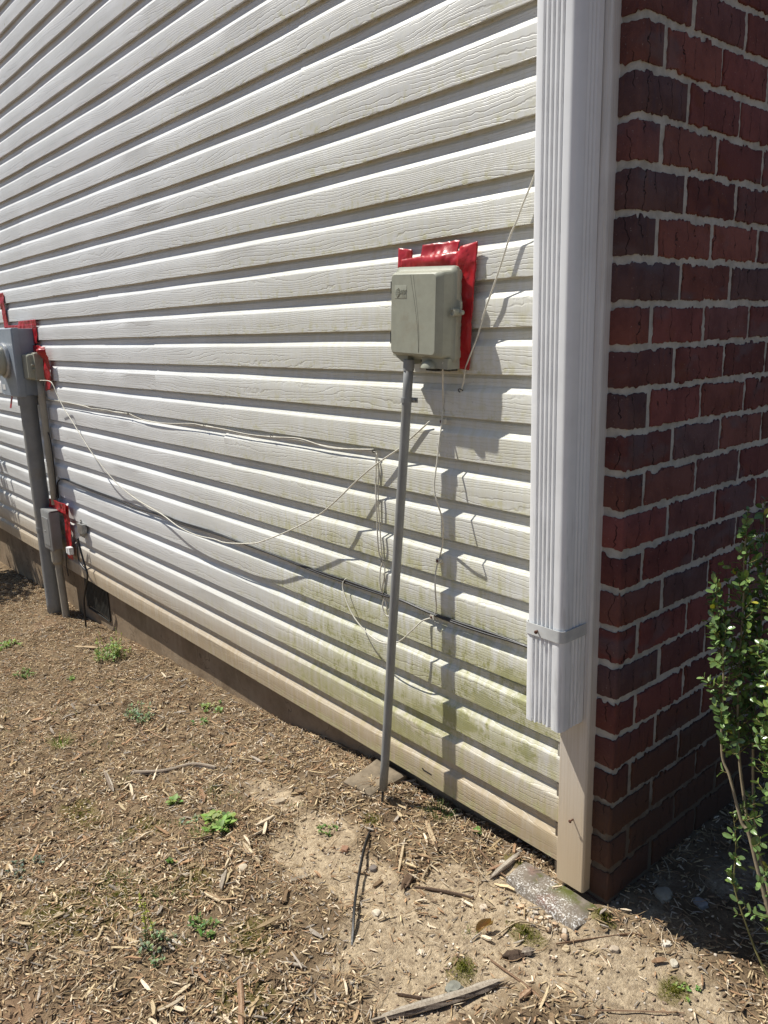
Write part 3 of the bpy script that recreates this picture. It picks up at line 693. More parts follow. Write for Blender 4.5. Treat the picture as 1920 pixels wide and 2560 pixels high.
tcu = bpy.data.curves.new('lettering', 'FONT'); tcu.body = 'AT&T'; tcu.size = .0135; tcu.extrude = .0009; tcu.space_character = .95; tcu.resolution_u = 3
to = bpy.data.objects.new('lettering_src', tcu); S.collection.objects.link(to); bpy.context.view_layer.update()
tm = bpy.data.meshes.new_from_object(to.evaluated_get(bpy.context.evaluated_depsgraph_get())); bpy.data.objects.remove(to)
mb = MB(); mb.add([(-1.381-.0437+v.co.x*.62, yf-.0004-v.co.z, 1.252+.0470+v.co.y*1.02) for v in tm.vertices], [tuple(p.vertices) for p in tm.polygons]); inbox(mb).build('lettering', M['boxplastic'], cov)
for dz in (.062, -.055):
    mb = MB(); mb.box((-1.381-.109,-.046,1.252+dz-.014),(-1.381-.099,-.022,1.252+dz+.014)); mb.lathe((-1.381-.106,-.044,1.252+dz-.012),(0,0,1),[(0,.0035),(.024,.0035)],8); inbox(mb).build('hinge', M['boxdark'], bx)
mb = MB(); mb.lathe((-1.381+.108,-.030,1.252+.008),(0,-1,0),[(-.01,.0045),(0,.0045),(.0,.0085),(.022,.0085),(.023,.0075),(.0232,.006),(.021,.0058)],18); mb.lathe((-1.381+.106,-.036,1.252+.008),(1,0,0),[(0,.0052),(.018,.0052),(.019,.0045)],12)
lt = inbox(mb).build('latch', M['boxplastic'], bx, auto=.6)
mb = MB(); mb.rings([ring_(.099,.116,.012,.034,.005,-.030), ring_(.099,.116,.012,.034,.005,-.036)]); mb.lathe((-1.381+.108,-.0365,1.252+.026),(0,-1,0),[(0,.0028),(.0006,.0026)],10)
inbox(mb).build('hasp', M['boxplastic'], bx, auto=.6)
# bottom: scooped skirt at the left, domed knockout, rubber grommets
mb = MB(); sk = []
for t in np.linspace(0, 1, 12):
    u = -.090+.052*t; d = -.097-.014*math.sin(t*PI*.5)**2-.004*t; sk.append([Vector((-1.381+u, -.006, 1.252+d)), Vector((-1.381+u, -.052, 1.252+d)), Vector((-1.381+u, -.052, 1.252-.088)), Vector((-1.381+u, -.006, 1.252-.088))])
mb.rings(sk); inbox(mb).build('skirt', M['boxplastic'], bx, auto=.6)
mb = MB(); mb.box((-1.381+.010,-.050,1.252-.118),(-1.381+.095,-.006,1.252-.094))
mb.rings([[Vector((-1.381+.036+r*math.cos(a), -.050-yy, 1.252-.118+r*.85*math.sin(a))) for a in np.linspace(0, PI, 14)] for r, yy in ((.022,.0),(.021,.006),(.017,.012),(.010,.0155),(.001,.017))])
inbox(mb).build('bottom_port', M['boxplastic'], bx, auto=.6)
for A_, B_ in (((.020,-.046,-.125),(.052,-.012,-.117)), ((.060,-.040,-.1225),(.090,-.012,-.117)), ((-.016,-.030,-.108),(-.004,-.016,-.098))):
    mb = MB(); mb.box((-1.381+A_[0],A_[1],1.252+A_[2]),(-1.381+B_[0],B_[1],1.252+B_[2])); inbox(mb).build('grommet', M['boxdark'], bx)

# ------------------------------------------------------------------ grey conduit pole under it
cp = thing('conduit', (-1.55,-.09,-.03), 'slim grey plastic conduit leaning from the large beige box down to the mulch', 'conduit')
pA, pB = Vector((-1.4265,-.045,1.150)), Vector((-1.5190,-.090,-.020))
mb = MB(); mb.tube([pA.lerp(pB, t)+Vector((.001*math.sin(t*9), 0, 0)) for t in np.linspace(0, 1, 16)], .0118, 20); cpp = mb.build('pipe', M['pvc'], cp, smooth=True)
mb = MB(); q = pA.lerp(pB, .035); mb.tube([pA, pA.lerp(pB, .022)], .0135, 20); mb.build('coupling', M['pvc'], cp, auto=.6)
mb = MB(); cc = pA.lerp(pB, .082); cl = []
for z in (-.006, .006):
    cl.append([cc+Vector((.0142*math.cos(a), .0142*math.sin(a), z)) for a in np.linspace(-PI*.95, 0, 14)]+[cc+Vector((.014,.006,z)), cc+Vector((.027,.009,z)), cc+Vector((.027,.012,z)), cc+Vector((.012,.012,z)), cc+Vector((-.010,.012,z))])
mb.rings(cl); clamp = mb.build('clamp', M['pvc'], cp, auto=.7); nail(clamp, cc.x+.021, cc.y+.008, cc.z, (.1,-1,0), .004, 'screw', 'steel', .006)

# ------------------------------------------------------------------ wires and cables
WIRE = {
'main': [(-4.175,-0.06,1.021),(-4.08,-0.055,1.022),(-4.032,-0.052,1.015),(-4.005,-0.05,0.995),(-3.977,-0.05,0.961),(-3.904,-0.05,0.9),(-3.824,-0.05,0.852),(-3.706,-0.05,0.779),(-3.592,-0.049,0.71),(-3.466,-0.036,0.632),(-3.366,-0.023,0.58),(-3.227,-0.007,0.538),(-2.965,-0.021,0.52),(-2.806,-0.026,0.496),(-2.654,-0.03,0.492),(-2.511,-0.034,0.503),(-2.411,-0.036,0.507),(-2.225,-0.04,0.543),(-2.142,-0.04,0.569),(-1.997,-0.04,0.627),(-1.847,-0.039,0.698),(-1.761,-0.032,0.753),(-1.674,-0.024,0.821),(-1.6,-0.017,0.873),(-1.502,-0.01,0.929),(-1.47,-0.008,0.952),(-1.402,-0.004,1.0)],
'top': [(-1.073,-0.006,1.543),(-1.077,-0.007,1.53),(-1.092,-0.009,1.498),(-1.113,-0.012,1.458),(-1.124,-0.012,1.433),(-1.144,-0.013,1.401),(-1.166,-0.013,1.35),(-1.19,-0.014,1.297),(-1.211,-0.013,1.257),(-1.235,-0.011,1.204),(-1.259,-0.009,1.163),(-1.278,-0.007,1.127),(-1.287,-0.004,1.1),(-1.297,-0.002,1.078)],
'boxwire': [(-1.306,-0.05,1.146),(-1.313,-0.044,1.133),(-1.338,-0.02,1.09),(-1.355,-0.003,1.048),(-1.352,-0.01,1.016),(-1.346,-0.018,0.993),(-1.344,-0.028,0.956),(-1.342,-0.039,0.911),(-1.336,-0.054,0.855),(-1.326,-0.056,0.821),(-1.322,-0.046,0.788),(-1.326,-0.036,0.761),(-1.35,-0.013,0.712),(-1.367,-0.004,0.677),(-1.378,-0.004,0.65),(-1.378,-0.015,0.613),(-1.375,-0.018,0.568),(-1.383,-0.008,0.521),(-1.402,-0.004,0.495),(-1.43,-0.012,0.478),(-1.454,-0.026,0.452),(-1.493,-0.038,0.412),(-1.544,-0.036,0.388),(-1.592,-0.033,0.382),(-1.646,-0.03,0.391),(-1.697,-0.03,0.419),(-1.734,-0.026,0.452),(-1.768,-0.016,0.486),(-1.771,-0.01,0.508),(-1.764,-0.004,0.516)],
'along': [(-4.308,-0.004,0.944),(-4.275,-0.004,0.929),(-4.224,-0.004,0.917),(-4.03,-0.004,0.912),(-3.762,-0.004,0.913),(-3.656,-0.004,0.904),(-3.498,-0.004,0.903),(-3.352,-0.004,0.907),(-3.236,-0.004,0.905),(-3.172,-0.004,0.893),(-3.046,-0.004,0.89),(-2.849,-0.004,0.891),(-2.668,-0.004,0.9),(-2.568,-0.004,0.906),(-2.442,-0.004,0.901),(-2.269,-0.004,0.893),(-2.124,-0.004,0.904),(-2.085,-0.004,0.902),(-1.966,-0.004,0.904),(-1.824,-0.004,0.899),(-1.703,-0.004,0.901),(-1.618,-0.004,0.905),(-1.613,-0.003,0.893),(-1.61,-0.007,0.846),(-1.605,-0.013,0.797),(-1.604,-0.013,0.737),(-1.602,-0.014,0.665),(-1.604,-0.009,0.626),(-1.594,-0.004,0.605),(-1.602,-0.006,0.585),(-1.604,-0.01,0.552),(-1.6,-0.01,0.524),(-1.594,-0.004,0.503),(-1.598,-0.008,0.478),(-1.59,-0.01,0.459),(-1.577,-0.008,0.452),(-1.561,-0.006,0.455)],
'along2': [(-1.607,-0.005,0.902),(-1.601,-0.005,0.873),(-1.602,-0.005,0.847),(-1.607,-0.005,0.785),(-1.605,-0.005,0.719),(-1.602,-0.005,0.664),(-1.597,-0.005,0.625),(-1.589,-0.005,0.605),(-1.587,-0.005,0.576),(-1.597,-0.005,0.539),(-1.602,-0.005,0.517),(-1.59,-0.005,0.503),(-1.583,-0.005,0.473),(-1.569,-0.005,0.442),(-1.556,-0.005,0.433)],
'black': [(-4.286,-0.005,0.396),(-4.288,-0.005,0.44),(-4.274,-0.005,0.478),(-4.214,-0.005,0.505),(-4.115,-0.005,0.512),(-3.987,-0.005,0.511),(-3.699,-0.005,0.507),(-3.441,-0.005,0.505),(-3.263,-0.005,0.497),(-3.095,-0.005,0.504),(-2.95,-0.005,0.51),(-2.846,-0.005,0.506),(-2.562,-0.005,0.513),(-2.332,-0.005,0.511),(-2.125,-0.005,0.51),(-1.918,-0.005,0.508),(-1.776,-0.005,0.509),(-1.58,-0.005,0.51),(-1.522,-0.005,0.511),(-1.409,-0.005,0.506),(-1.304,-0.005,0.507),(-1.208,-0.005,0.509),(-1.14,-0.005,0.509),(-1.095,-0.005,0.508),(-1.074,-0.005,0.509)],
'blackv': [(-4.358,-0.02,1.016),(-4.305,-0.02,0.968),(-4.336,-0.02,0.923),(-4.341,-0.02,0.834),(-4.328,-0.02,0.775),(-4.271,-0.02,0.74),(-4.256,-0.02,0.712),(-4.251,-0.02,0.655),(-4.252,-0.02,0.558),(-4.258,-0.02,0.47),(-4.274,-0.02,0.402)],
'splitcable': [(-3.977,-0.03,0.234),(-3.97,-0.03,0.204),(-3.941,-0.03,0.136),(-3.908,-0.03,0.08),(-3.9,-0.03,0.05),(-3.952,-0.03,-0.026),(-3.998,-0.03,-0.102),(-4.008,-0.03,-0.171),(-4.016,-0.03,-0.255)],
'splitcable2': [(-3.99,-0.025,0.221),(-4.02,-0.025,0.162),(-4.02,-0.025,0.108),(-3.972,-0.025,0.08),(-3.924,-0.025,0.071)],
'smallcable': [(-4.224,-0.02,0.114),(-4.243,-0.02,0.038),(-4.234,-0.02,-0.027)],
'stem1': [(-0.674,0.03,0.751),(-0.665,0.03,0.69),(-0.654,0.03,0.643),(-0.646,0.03,0.554),(-0.644,0.03,0.482),(-0.638,0.03,0.409),(-0.621,0.03,0.374),(-0.605,0.03,0.327),(-0.59,0.03,0.288),(-0.576,0.03,0.272),(-0.555,0.03,0.21),(-0.524,0.03,0.124),(-0.489,0.03,0.014)],
'stem2': [(-0.637,0.055,0.872),(-0.637,0.055,0.792),(-0.632,0.055,0.707),(-0.631,0.055,0.6),(-0.626,0.055,0.491),(-0.616,0.055,0.4),(-0.602,0.055,0.329),(-0.586,0.055,0.259),(-0.564,0.055,0.187),(-0.533,0.055,0.095),(-0.496,0.055,-0.016)],
'stem3': [(-0.621,0.085,0.891),(-0.611,0.085,0.739),(-0.611,0.085,0.606),(-0.609,0.085,0.487),(-0.599,0.085,0.337),(-0.582,0.085,0.226),(-0.563,0.085,0.165),(-0.533,0.085,0.069),(-0.501,0.085,-0.038)],
'twig': [(-0.606,0.03,0.287),(-0.599,0.03,0.244),(-0.597,0.03,0.166),(-0.59,0.03,0.131),(-0.564,0.03,0.073),(-0.54,0.03,0.026),(-0.518,0.03,-0.006),(-0.512,0.03,-0.013)],
'stemside': [(-0.656,0.03,0.684),(-0.654,0.03,0.641),(-0.663,0.03,0.67),(-0.672,0.03,0.715)],
}
def wire(key, r, mat, name, label, cat='wire', group=None, sub=4, clips=(), n=7, extra=None):
    P = [Vector(p) for p in WIRE[key]]
    for i in range(1, len(P)-1): P[i] = P[i]+Vector((rnd.uniform(-.001, .001), 0, rnd.uniform(-.001, .001)))
    mb = MB(); mb.tube(P, r, n, smooth_pts=sub)
    if clips:
        e = thing(name, P[0], label, cat, group); mb.build('strand', M[mat], e, smooth=True)
        if extra: extra(e)
        for c in clips: clip(e, *c)
        return e
    return tag(mb.build(name, M[mat], smooth=True), label, cat, group)
def clip(e, x, z, kind='white', y=-.006):
    mb = MB()
    if kind == 'white':
        mb.rings([rrect(x-.006, x+.008, z-.006, z+.006, .002, y+.006), rrect(x-.006, x+.008, z-.006, z+.006, .002, y-.005)]); o = mb.build('cable_clip', M['wirew'], e)
        mb = MB(); mb.lathe((x-.0005, y-.005, z), (0,-1,0), [(-.001,.0034),(.0015,.0034),(.002,.002)], 10); mb.build('clip_nail', M['rust'], o)
    else:
        mb = MB(); mb.tube([(x-.003, y+.006, z-.004), (x-.004, y-.001, z-.001), (x-.003, y-.003, z+.004), (x+.003, y-.003, z+.005), (x+.005, y+.003, z+.001)], .0011, 6, smooth_pts=3); mb.build('staple', M['boxdark'], e, smooth=True)
WG = 'cream wires on the siding'
wire('main', .0022, 'wirew', 'hanging_wire', 'long cream wire drooping in a deep curve from the small beige box to the pole', 'wire', WG)
wire('top', .0020, 'wirew', 'slanting_wire', 'thin cream wire running down from behind the downspout past the large beige box', 'wire', WG, clips=[(-1.297,1.078,'staple',-.004)])
wire('boxwire', .0019, 'wirew', 'box_wire', 'cream wire dropping from under the large beige box and looping left below the pole', 'wire', WG, clips=[(-1.354,1.004), (-1.373,.653), (-1.398,.497)])
def second(e):
    P = [Vector(p) for p in WIRE['along']]
    P = [p+Vector((0, -.0012, .0045*math.sin(i*2.1)+.002)) for i, p in enumerate(P[2:22])]
    mb = MB(); mb.tube(P, .0018, 6, smooth_pts=4); mb.build('strand', M['wirew'], e, smooth=True)
wire('along', .0020, 'wirew', 'siding_wire', 'wavy cream wire pair stapled under a siding lap, turning down left of the pole', 'wire', WG, clips=[(-1.618,.905,'staple'), (-2.568,.906,'staple'), (-2.124,.904,'staple'), (-3.236,.905,'staple'), (-1.594,.605,'staple'), (-1.594,.503,'staple')], extra=second)
wire('along2', .0018, 'wirew', 'loose_wire', 'short cream wire twisting down just left of the grey pole', 'wire', WG)
def twin(key, dy, dz, r, mat, e):
    P = [Vector(p)+Vector((0, dy, dz*math.sin(i*1.3)+dz)) for i, p in enumerate(WIRE[key])]
    mb = MB(); mb.tube(P, r, 7, smooth_pts=4); mb.build('strand', M[mat], e, smooth=True)
wire('black', .0035, 'wireb', 'black_cable', 'black cable running along a siding lap from the grey junction box to the downspout', 'cable', 'black cables', clips=[(-1.774,.510,'staple',-.008)], n=8, extra=lambda e: twin('black', -.002, -.003, .0028, 'wireb', e))
wire('blackv', .0032, 'wireb', 'black_cable', 'black cable hanging straight down between the small beige box and the grey junction box', 'cable', 'black cables')
e_ = wire('splitcable', .0050, 'wireb', 'black_cable', 'black cable bundle dropping from the cable splitter to the ground', 'cable', 'black cables')
wire('splitcable2', .0042, 'wireb', 'black_cable', 'short black cable looped beside the red tape of the junction box', 'cable', 'black cables')
wire('smallcable', .0025, 'wireb', 'black_cable', 'thin black cable behind the pale pipe of the junction box', 'cable', 'black cables')
# grey ground cable
GC = [(-1.462,-.177),(-1.404,-.25),(-1.338,-.321),(-1.29,-.368),(-1.243,-.411),(-1.207,-.443),(-1.169,-.477)]
P = [Vector((-1.519,-.09,.01)), Vector((-1.515,-.096,-.03)), Vector((-1.508,-.110,Hs(-1.508,-.11)-.012)), Vector((-1.480,-.150,Hs(-1.48,-.15)-.015))]+[Vector((a, b, Hs(a, b)+h)) for (a, b), h in zip(GC, [.004,.016,.022,.022,.018,.010,-.004])]
mb = MB(); mb.tube(P, .0026, 8, smooth_pts=5); mb.tube([p+Vector((.0040,-.001,-.0010+.0015*math.sin(i))) for i, p in enumerate(P)], .0022, 8, smooth_pts=5)
tag(mb.build('ground_cable', M['wireb'], smooth=True), 'black cable lifting off the bare soil in front of the pole', 'cable', 'black cables')

# ------------------------------------------------------------------ electric meter, its conduit, small boxes
mt = thing('electric_meter', (-4.53,-.005,1.1), 'grey metal electric meter box with round glass meter at the left edge', 'electric meter')
mb = MB(); mb.rings([rrect(-4.68,-4.38,.935,1.278,.003,-.003,2), rrect(-4.68,-4.38,.935,1.278,.003,-.075,2)]); mb.build('enclosure', M['meter'], mt, auto=.5)
mb = MB(); mb.rings([rrect(-4.683,-4.377,.93,1.283,.004,-.076,2), rrect(-4.683,-4.377,.93,1.283,.004,-.106,2), rrect(-4.678,-4.382,.935,1.278,.006,-.112,2)]); cvm = mb.build('front_cover', M['meter'], mt, auto=.5)
mb = MB(); mb.lathe((-4.535,-.108,1.118),(0,-1,0),[(0,.088),(.010,.093),(.020,.091),(.024,.084)],40); mb.build('ring', M['meterbright'], mt, auto=.7)
mb = MB(); mb.lathe((-4.535,-.130,1.118),(0,-1,0),[(0,.080),(.05,.079),(.085,.076),(.098,.066),(.102,.03),(.1025,.001)],40); gl = mb.build('glass_dome', M['glass'], mt, smooth=True)
mb = MB(); mb.lathe((-4.535,-.128,1.118),(0,-1,0),[(0,.070),(.04,.070),(.042,.001)],30); mb.build('dial', M['dial'], gl)
mb = MB(); mb.rings([rrect(-4.655,-4.60,.962,.99,.002,-.1125), rrect(-4.655,-4.60,.962,.99,.002,-.1135)]); mb.build('sticker', M['white'], cvm)
mb = MB(); mb.rings([[Vector((-4.60+u, -.085-.02*t, .935-.085*t)) for u in (-.014,.014)]+[Vector((-4.60+u, -.0835-.02*t, .935-.085*t)) for u in (.014,-.014)] for t in np.linspace(0, .85, 6)])
tag(mb.build('tag_strip', M['red']), 'small red tag hanging under the electric meter box', 'tag')
sc_ = thing('conduit', (-4.40,-.06,-.25), 'thick grey conduit below the electric meter running into the ground', 'conduit')
mb = MB(); mb.tube([(-4.425,-.058,.94), (-4.422,-.058,.60), (-4.412,-.058,.2), (-4.398,-.060,-.30)], .043, 28, smooth_pts=4); mb.build('pipe', M['pvc'], sc_, smooth=True)
mb = MB(); mb.tube([(-4.425,-.058,.938), (-4.425,-.058,.885)], .050, 28); mb.build('coupling', M['pvc'], sc_, auto=.6)
mb = MB(); mb.tube([(-4.412,-.058,.225), (-4.412,-.058,.205)], .0450, 28); mb.box((-4.37,-.03,.205),(-4.33,-.004,.225)); mb.build('clamp', M['pvc'], sc_, auto=.6)
sp_ = thing('conduit', (-4.30,-.014,.4), 'narrow pale pipe between the small beige box and the grey junction box', 'conduit')
mb = MB(); mb.tube([(-4.292,-.024,1.02), (-4.296,-.024,.7), (-4.300,-.024,.36)], .017, 16, smooth_pts=3); mb.build('pipe', M['pvcpale'], sp_, smooth=True)
sb = thing('junction_box', (-4.325,-.012,1.02), 'small beige plastic wall box beside the electric meter', 'junction box')
mb = MB(); mb.rings([rrect(-4.372,-4.262,1.018,1.155,.006,-.008), rrect(-4.374,-4.260,1.016,1.157,.008,-.040), rrect(-4.376,-4.262,1.018,1.154,.008,-.048)]); mb.build('back_shell', M['boxplastic'], sb, auto=.5)
mb = MB(); mb.rings([rrect(-4.386,-4.285,1.022,1.150,.010,-.048), rrect(-4.384,-4.290,1.022,1.150,.012,-.066), rrect(-4.378,-4.300,1.028,1.144,.012,-.074)]); c_ = mb.build('cover', M['boxplastic'], sb, auto=.5)
mb = MB(); [mb.box((-4.372,-.0755,1.128-i*.009),(-4.345,-.073,1.131-i*.009)) for i in range(3)]; mb.build('vent_slots', M['boxplastic'], c_)
mb = MB(); mb.lathe((-4.275,-.048,1.095),(0,-1,0),[(0,.006),(.014,.006),(.015,.004)],12); mb.lathe((-4.275,-.048,1.072),(0,-1,0),[(0,.005),(.010,.005)],12); mb.build('latch', M['boxplastic'], sb)
jb = thing('junction_box', (-4.30,-.012,.12), 'small grey metal junction box low on the siding, on red tape above a pale pipe', 'junction box')
mb = MB(); mb.rings([rrect(-4.361,-4.237,.128,.330,.002,-.030,2), rrect(-4.361,-4.237,.128,.330,.002,-.072,2)]); mb.build('body', M['pvc'], jb, auto=.5)
mb = MB(); mb.rings([rrect(-4.366,-4.232,.121,.336,.003,-.072,2), rrect(-4.366,-4.232,.121,.336,.003,-.082,2), rrect(-4.358,-4.240,.129,.328,.003,-.085,2)]); mb.rings([rrect(-4.350,-4.250,.145,.300,.004,-.085,2), rrect(-4.348,-4.252,.147,.298,.004,-.087,2)]); lid = mb.build('lid', M['pvc'], jb, auto=.5)
mb = MB(); mb.box((-4.362,-.078,.334),(-4.236,-.026,.3385)); mb.build('rain_hood', M['pvc'], jb)
nail(lid, -4.305, -.087, .225, (0,-1,0), .004, 'screw', 'steel', .003)
lp = thing('conduit', (-4.26,-.05,-.25), 'pale tapered pipe from the grey junction box down into the mulch', 'conduit')
mb = MB(); mb.tube([(-4.285,-.050,.128), (-4.285,-.050,.085), (-4.283,-.050,.045), (-4.280,-.050,.02), (-4.272,-.048,-.12), (-4.264,-.046,-.30)], lambda t: .030 if t < .35 else (.019 if t > .55 else .030-.055*(t-.35)), 20, smooth_pts=4); mb.build('pipe', M['pvcpale'], lp, smooth=True)
sl = thing('cable_splitter', (-3.95,-.01,.28), 'small grey cable splitter with fittings on the siding right of the low red tape', 'cable splitter')
mb = MB(); mb.rings([rrect(-3.985,-3.915,.262,.312,.003,-.002), rrect(-3.985,-3.915,.262,.312,.003,-.026)]); mb.build('body', M['steel'], sl, auto=.5)
for u, zf, dr in ((-3.972,.262,-1),(-3.95,.262,-1),(-3.928,.262,-1),(-3.95,.312,1)):
    mb = MB(); mb.lathe((u,-.015,zf),(0,0,dr),[(0,.006),(.012,.006),(.013,.0045),(.020,.0045)],10); mb.build('fitting', M['steel'], sl)
mb = MB(); mb.box((-4.115,-.050,.128),(-4.075,-.028,.165)); mb.box((-4.12,-.0515,.132),(-4.10,-.0495,.162)); tag(mb.build('cable_connector', M['white']), 'small white plastic connector at the bottom of the low red tape', 'connector')

# ------------------------------------------------------------------ spider web thread, dead bugs etc are left to the dirt in the materials
# ------------------------------------------------------------------ slab and block
def rough_block(name, corners, ztop, thick, mat, seed, n=14, amp=.003):
    r2 = seed; A, B, C_, D_ = [Vector((*c, 0)) for c in corners]; mb = MB(); nn = n
    def pt(u, v): return A.lerp(B, u).lerp(D_.lerp(C_, u), v)
    G = []
    for jj in range(nn+1):
        for i in range(nn+1):
            u, v = i/nn, jj/nn; p = pt(u, v); e = min(u, 1-u, v, 1-v)
            zz = ztop(p.x, p.y)+float(vnoise(p.x, p.y, 60+seed))*amp*.5+float(vnoise(p.x, p.y, 22+seed))*amp-(.006 if e < .01 else 0)
            p = p+Vector((float(vnoise(p.x, p.y, 50))*amp, float(vnoise(p.y, p.x, 50))*amp, 0)); G.append(Vector((p.x, p.y, zz)))
    W_ = nn+1; fs = [(jj*W_+i, jj*W_+i+1, (jj+1)*W_+i+1, (jj+1)*W_+i) for jj in range(nn) for i in range(nn)]
    per = [i for i in range(W_)]+[jj*W_+nn for jj in range(1, W_)]+[nn*W_+i for i in range(nn-1, -1, -1)]+[jj*W_ for jj in range(nn-1, 0, -1)]
    N = len(G); G2 = G+[G[i]-Vector((0,0,thick)) for i in per]
    for a in range(len(per)): b = (a+1) % len(per); fs.append((per[b], per[a], N+a, N+b))
    mb.add(G2, fs); return mb.build(name, mat, smooth=True, auto=.7)
k = Mat('speckled_slab', 1.0, .08); n_ = k.noise(26, 5, .7); f_ = k.noise(210, 5, .8); v_ = k.noise(60, 3, .8)
b_ = k.mix(k.ramp(n_, .35, .7), (.155,.13,.105), (.235,.20,.16)); b_ = k.mix(k.ramp(k.noise(9, 3, .6), .52, .66, 0, .5), b_, (.22,.11,.09))
xx_, yy_, zz_ = k.xyz(); wm = k.math('MULTIPLY', k.ramp(f_, .53, .575), k.ramp(k.math('ADD', k.noise(22, 4, .7), k.math('MULTIPLY', yy_, -1.8)), .50, .70)); b_ = k.mix(wm, b_, (.74,.72,.68))
b_ = k.mix(k.math('MULTIPLY', k.ramp(k.noise(12, 4, .7, off=(1,2,3)), .5, .62), k.ramp(yy_, -.07, -.03)), b_, (.10,.11,.03))
msl = k.out(b_, k.bump(k.math('ADD', n_, k.math('MULTIPLY', f_, .3)), .0015, .7))
tag(rough_block('stone_slab', [(-1.075,-.088),(-.862,-.112),(-.850,-.022),(-1.080,-.014)], lambda x, y: float(np.interp(x, BX, BZ))+.002+.03*y, .05, msl, 3, 20, .002), 'flat weathered brown slab with white speckles in front of the corner trim', 'stone slab')
tag(rough_block('concrete_block', [(-1.665,-.118),(-1.560,-.105),(-1.545,.020),(-1.672,.020)], lambda x, y: -.030+.13*(y), .12, m_plain('tan_block', (.25,.20,.14), .9, .2, 30, .35, .003), 5, 16, .002), 'tan concrete block half buried against the foundation behind the pole', 'concrete block')

# ------------------------------------------------------------------ rocks
def rock(x, y, r, sq, col, label, seed, sink=.35, rz=0):
    r2 = random.Random(seed); n, m_ = 12, 8; R = []
    for i in range(m_+1):
        th = PI*i/m_; ring = []
        for j in range(n):
            a = 2*PI*j/n; d = Vector((math.sin(th)*math.cos(a), math.sin(th)*math.sin(a), math.cos(th)))
            q = 1+.22*float(vnoise(d.x*1.3+seed*3.1, d.y*1.3+d.z*1.9+seed, 1.1))+.10*float(vnoise(d.x+seed, d.y-d.z, 3.2))
            dd_ = Vector((max(-.8, min(.8, d.x)), max(-.75, min(.75, d.y)), max(-.8, min(.7, d.z))))*r*q
            ring.append(Vector((x+dd_.x*1.15*math.cos(rz)-dd_.y*math.sin(rz), y+dd_.x*1.15*math.sin(rz)+dd_.y*math.cos(rz), Hs(x, y)+r*sq*(1-sink*2)*.5+dd_.z*sq)))
        R.append(ring)
    mb = MB(); mb.rings(R, col=col); o = mb.build('rock', M['stone'], color=True, auto=.45)
    return tag(o, label, 'rock', 'loose rocks on the soil')
for i, a in enumerate([
    (-1.209,-.374,.0115,.75,(.66,.58,.46),'cream lumpy stone on bare soil right of the ground cable'),
    (-.94,-.397,.0165,.9,(.24,.24,.20),'greenish grey angular rock just above the long splintered log'),
    (-1.057,-.183,.0100,.6,(.60,.51,.40),'pale stone on bare soil midway between the pole foot and speckled slab'),
    (-1.061,-.374,.0075,.6,(.55,.48,.38),'small flat pale stone below the curled dead leaf, left of the mossy mound'),
    (-1.341,-.273,.0110,.7,(.20,.17,.15),'dark stone right beside the upper end of the ground cable'),
    (-1.559,-.515,.0135,.75,(.52,.45,.34),'large pale rounded stone among the wood splinters left of the cable'),
    (-.792,.126,.0230,.8,(.42,.36,.27),'largest tan stone in the shadow of the brick wall'),
    (-.724,.162,.0170,.55,(.36,.34,.32),'grey flat stone in the shade behind the largest tan stone'),
    (-.709,-.004,.0105,.6,(.62,.57,.48),'bright white stone at the edge of the house shadow'),
    (-.673,-.035,.0100,.8,(.55,.50,.40),'cream stone below the bright white stone at the shadow edge'),
    (-.775,-.091,.0095,.8,(.45,.37,.28),'brown stone on the bare patch right of the speckled slab'),
    (-.847,-.157,.0090,.6,(.50,.40,.26),'small tan stone just right of the mossy mound'),
    (-1.116,-.051,.0075,.7,(.60,.55,.46),'small stone beside the upper left corner of the speckled slab'),
    (-1.765,-.273,.0150,.7,(.40,.33,.24),'brown stone between the bright broadleaf weed and the pole'),
    (-1.439,-.288,.0120,.6,(.30,.17,.11),'reddish brown stone left of the ground cable')]):
    rock(*a[:5], a[5], i+1, rz=i*1.3)

# ------------------------------------------------------------------ sticks and wood pieces
def wood(pts, wd, th, cols, label, name='wood_chip', cat='wood chip', group='larger wood pieces', jag=.25, seed=0, lift=0.0, round_=False):
    r2 = random.Random(seed*13+5); P = [Vector((a, b, Hs(a, b)+th*.5+lift)) for a, b in pts]
    if len(P) > 2: P = catmull(P, 5)
    else: P = [P[0].lerp(P[1], t) for t in np.linspace(0, 1, 6)]
    n = 10; R = []; jit = [r2.gauss(0, .16) for _ in range(n)]
    for i, p in enumerate(P):
        t = i/(len(P)-1); tan = (P[min(i+1, len(P)-1)]-P[max(i-1, 0)]).normalized(); s_ = Vector((-tan.y, tan.x, 0)).normalized(); u = tan.cross(s_)*-1
        if u.z < 0: u = -u
        tp = min(1, .35+3.2*min(t, 1-t)) if not round_ else min(1, .75+2*min(t, 1-t))
        ring = []
        for j in range(n):
            a = 2*PI*j/n; ca, sa = math.cos(a), math.sin(a)
            k_ = 1+jit[j]+r2.gauss(0, .06); end = (tan*r2.uniform(-jag, jag)*wd*1.2) if i in (0, len(P)-1) else Vector((0,0,0))
            e_ = .65 if not round_ else 1
            ring.append(p+s_*(wd*.5*tp*k_*math.copysign(abs(ca)**e_, ca))+u*(th*.5*tp*k_*math.copysign(abs(sa)**e_, sa))+end)
        R.append(ring)
    mb = MB(); mb.rings(R); ncol = len(mb.c); fc = [cols[r2.randrange(len(cols))] for _ in range(n)]
    for q in range(ncol):
        c = fc[q % n]; s_ = r2.uniform(.82, 1.12); mb.c[q] = tuple(v*s_ for v in c)
    return tag(mb.build(name, M['bark'], color=True), label, cat, group)
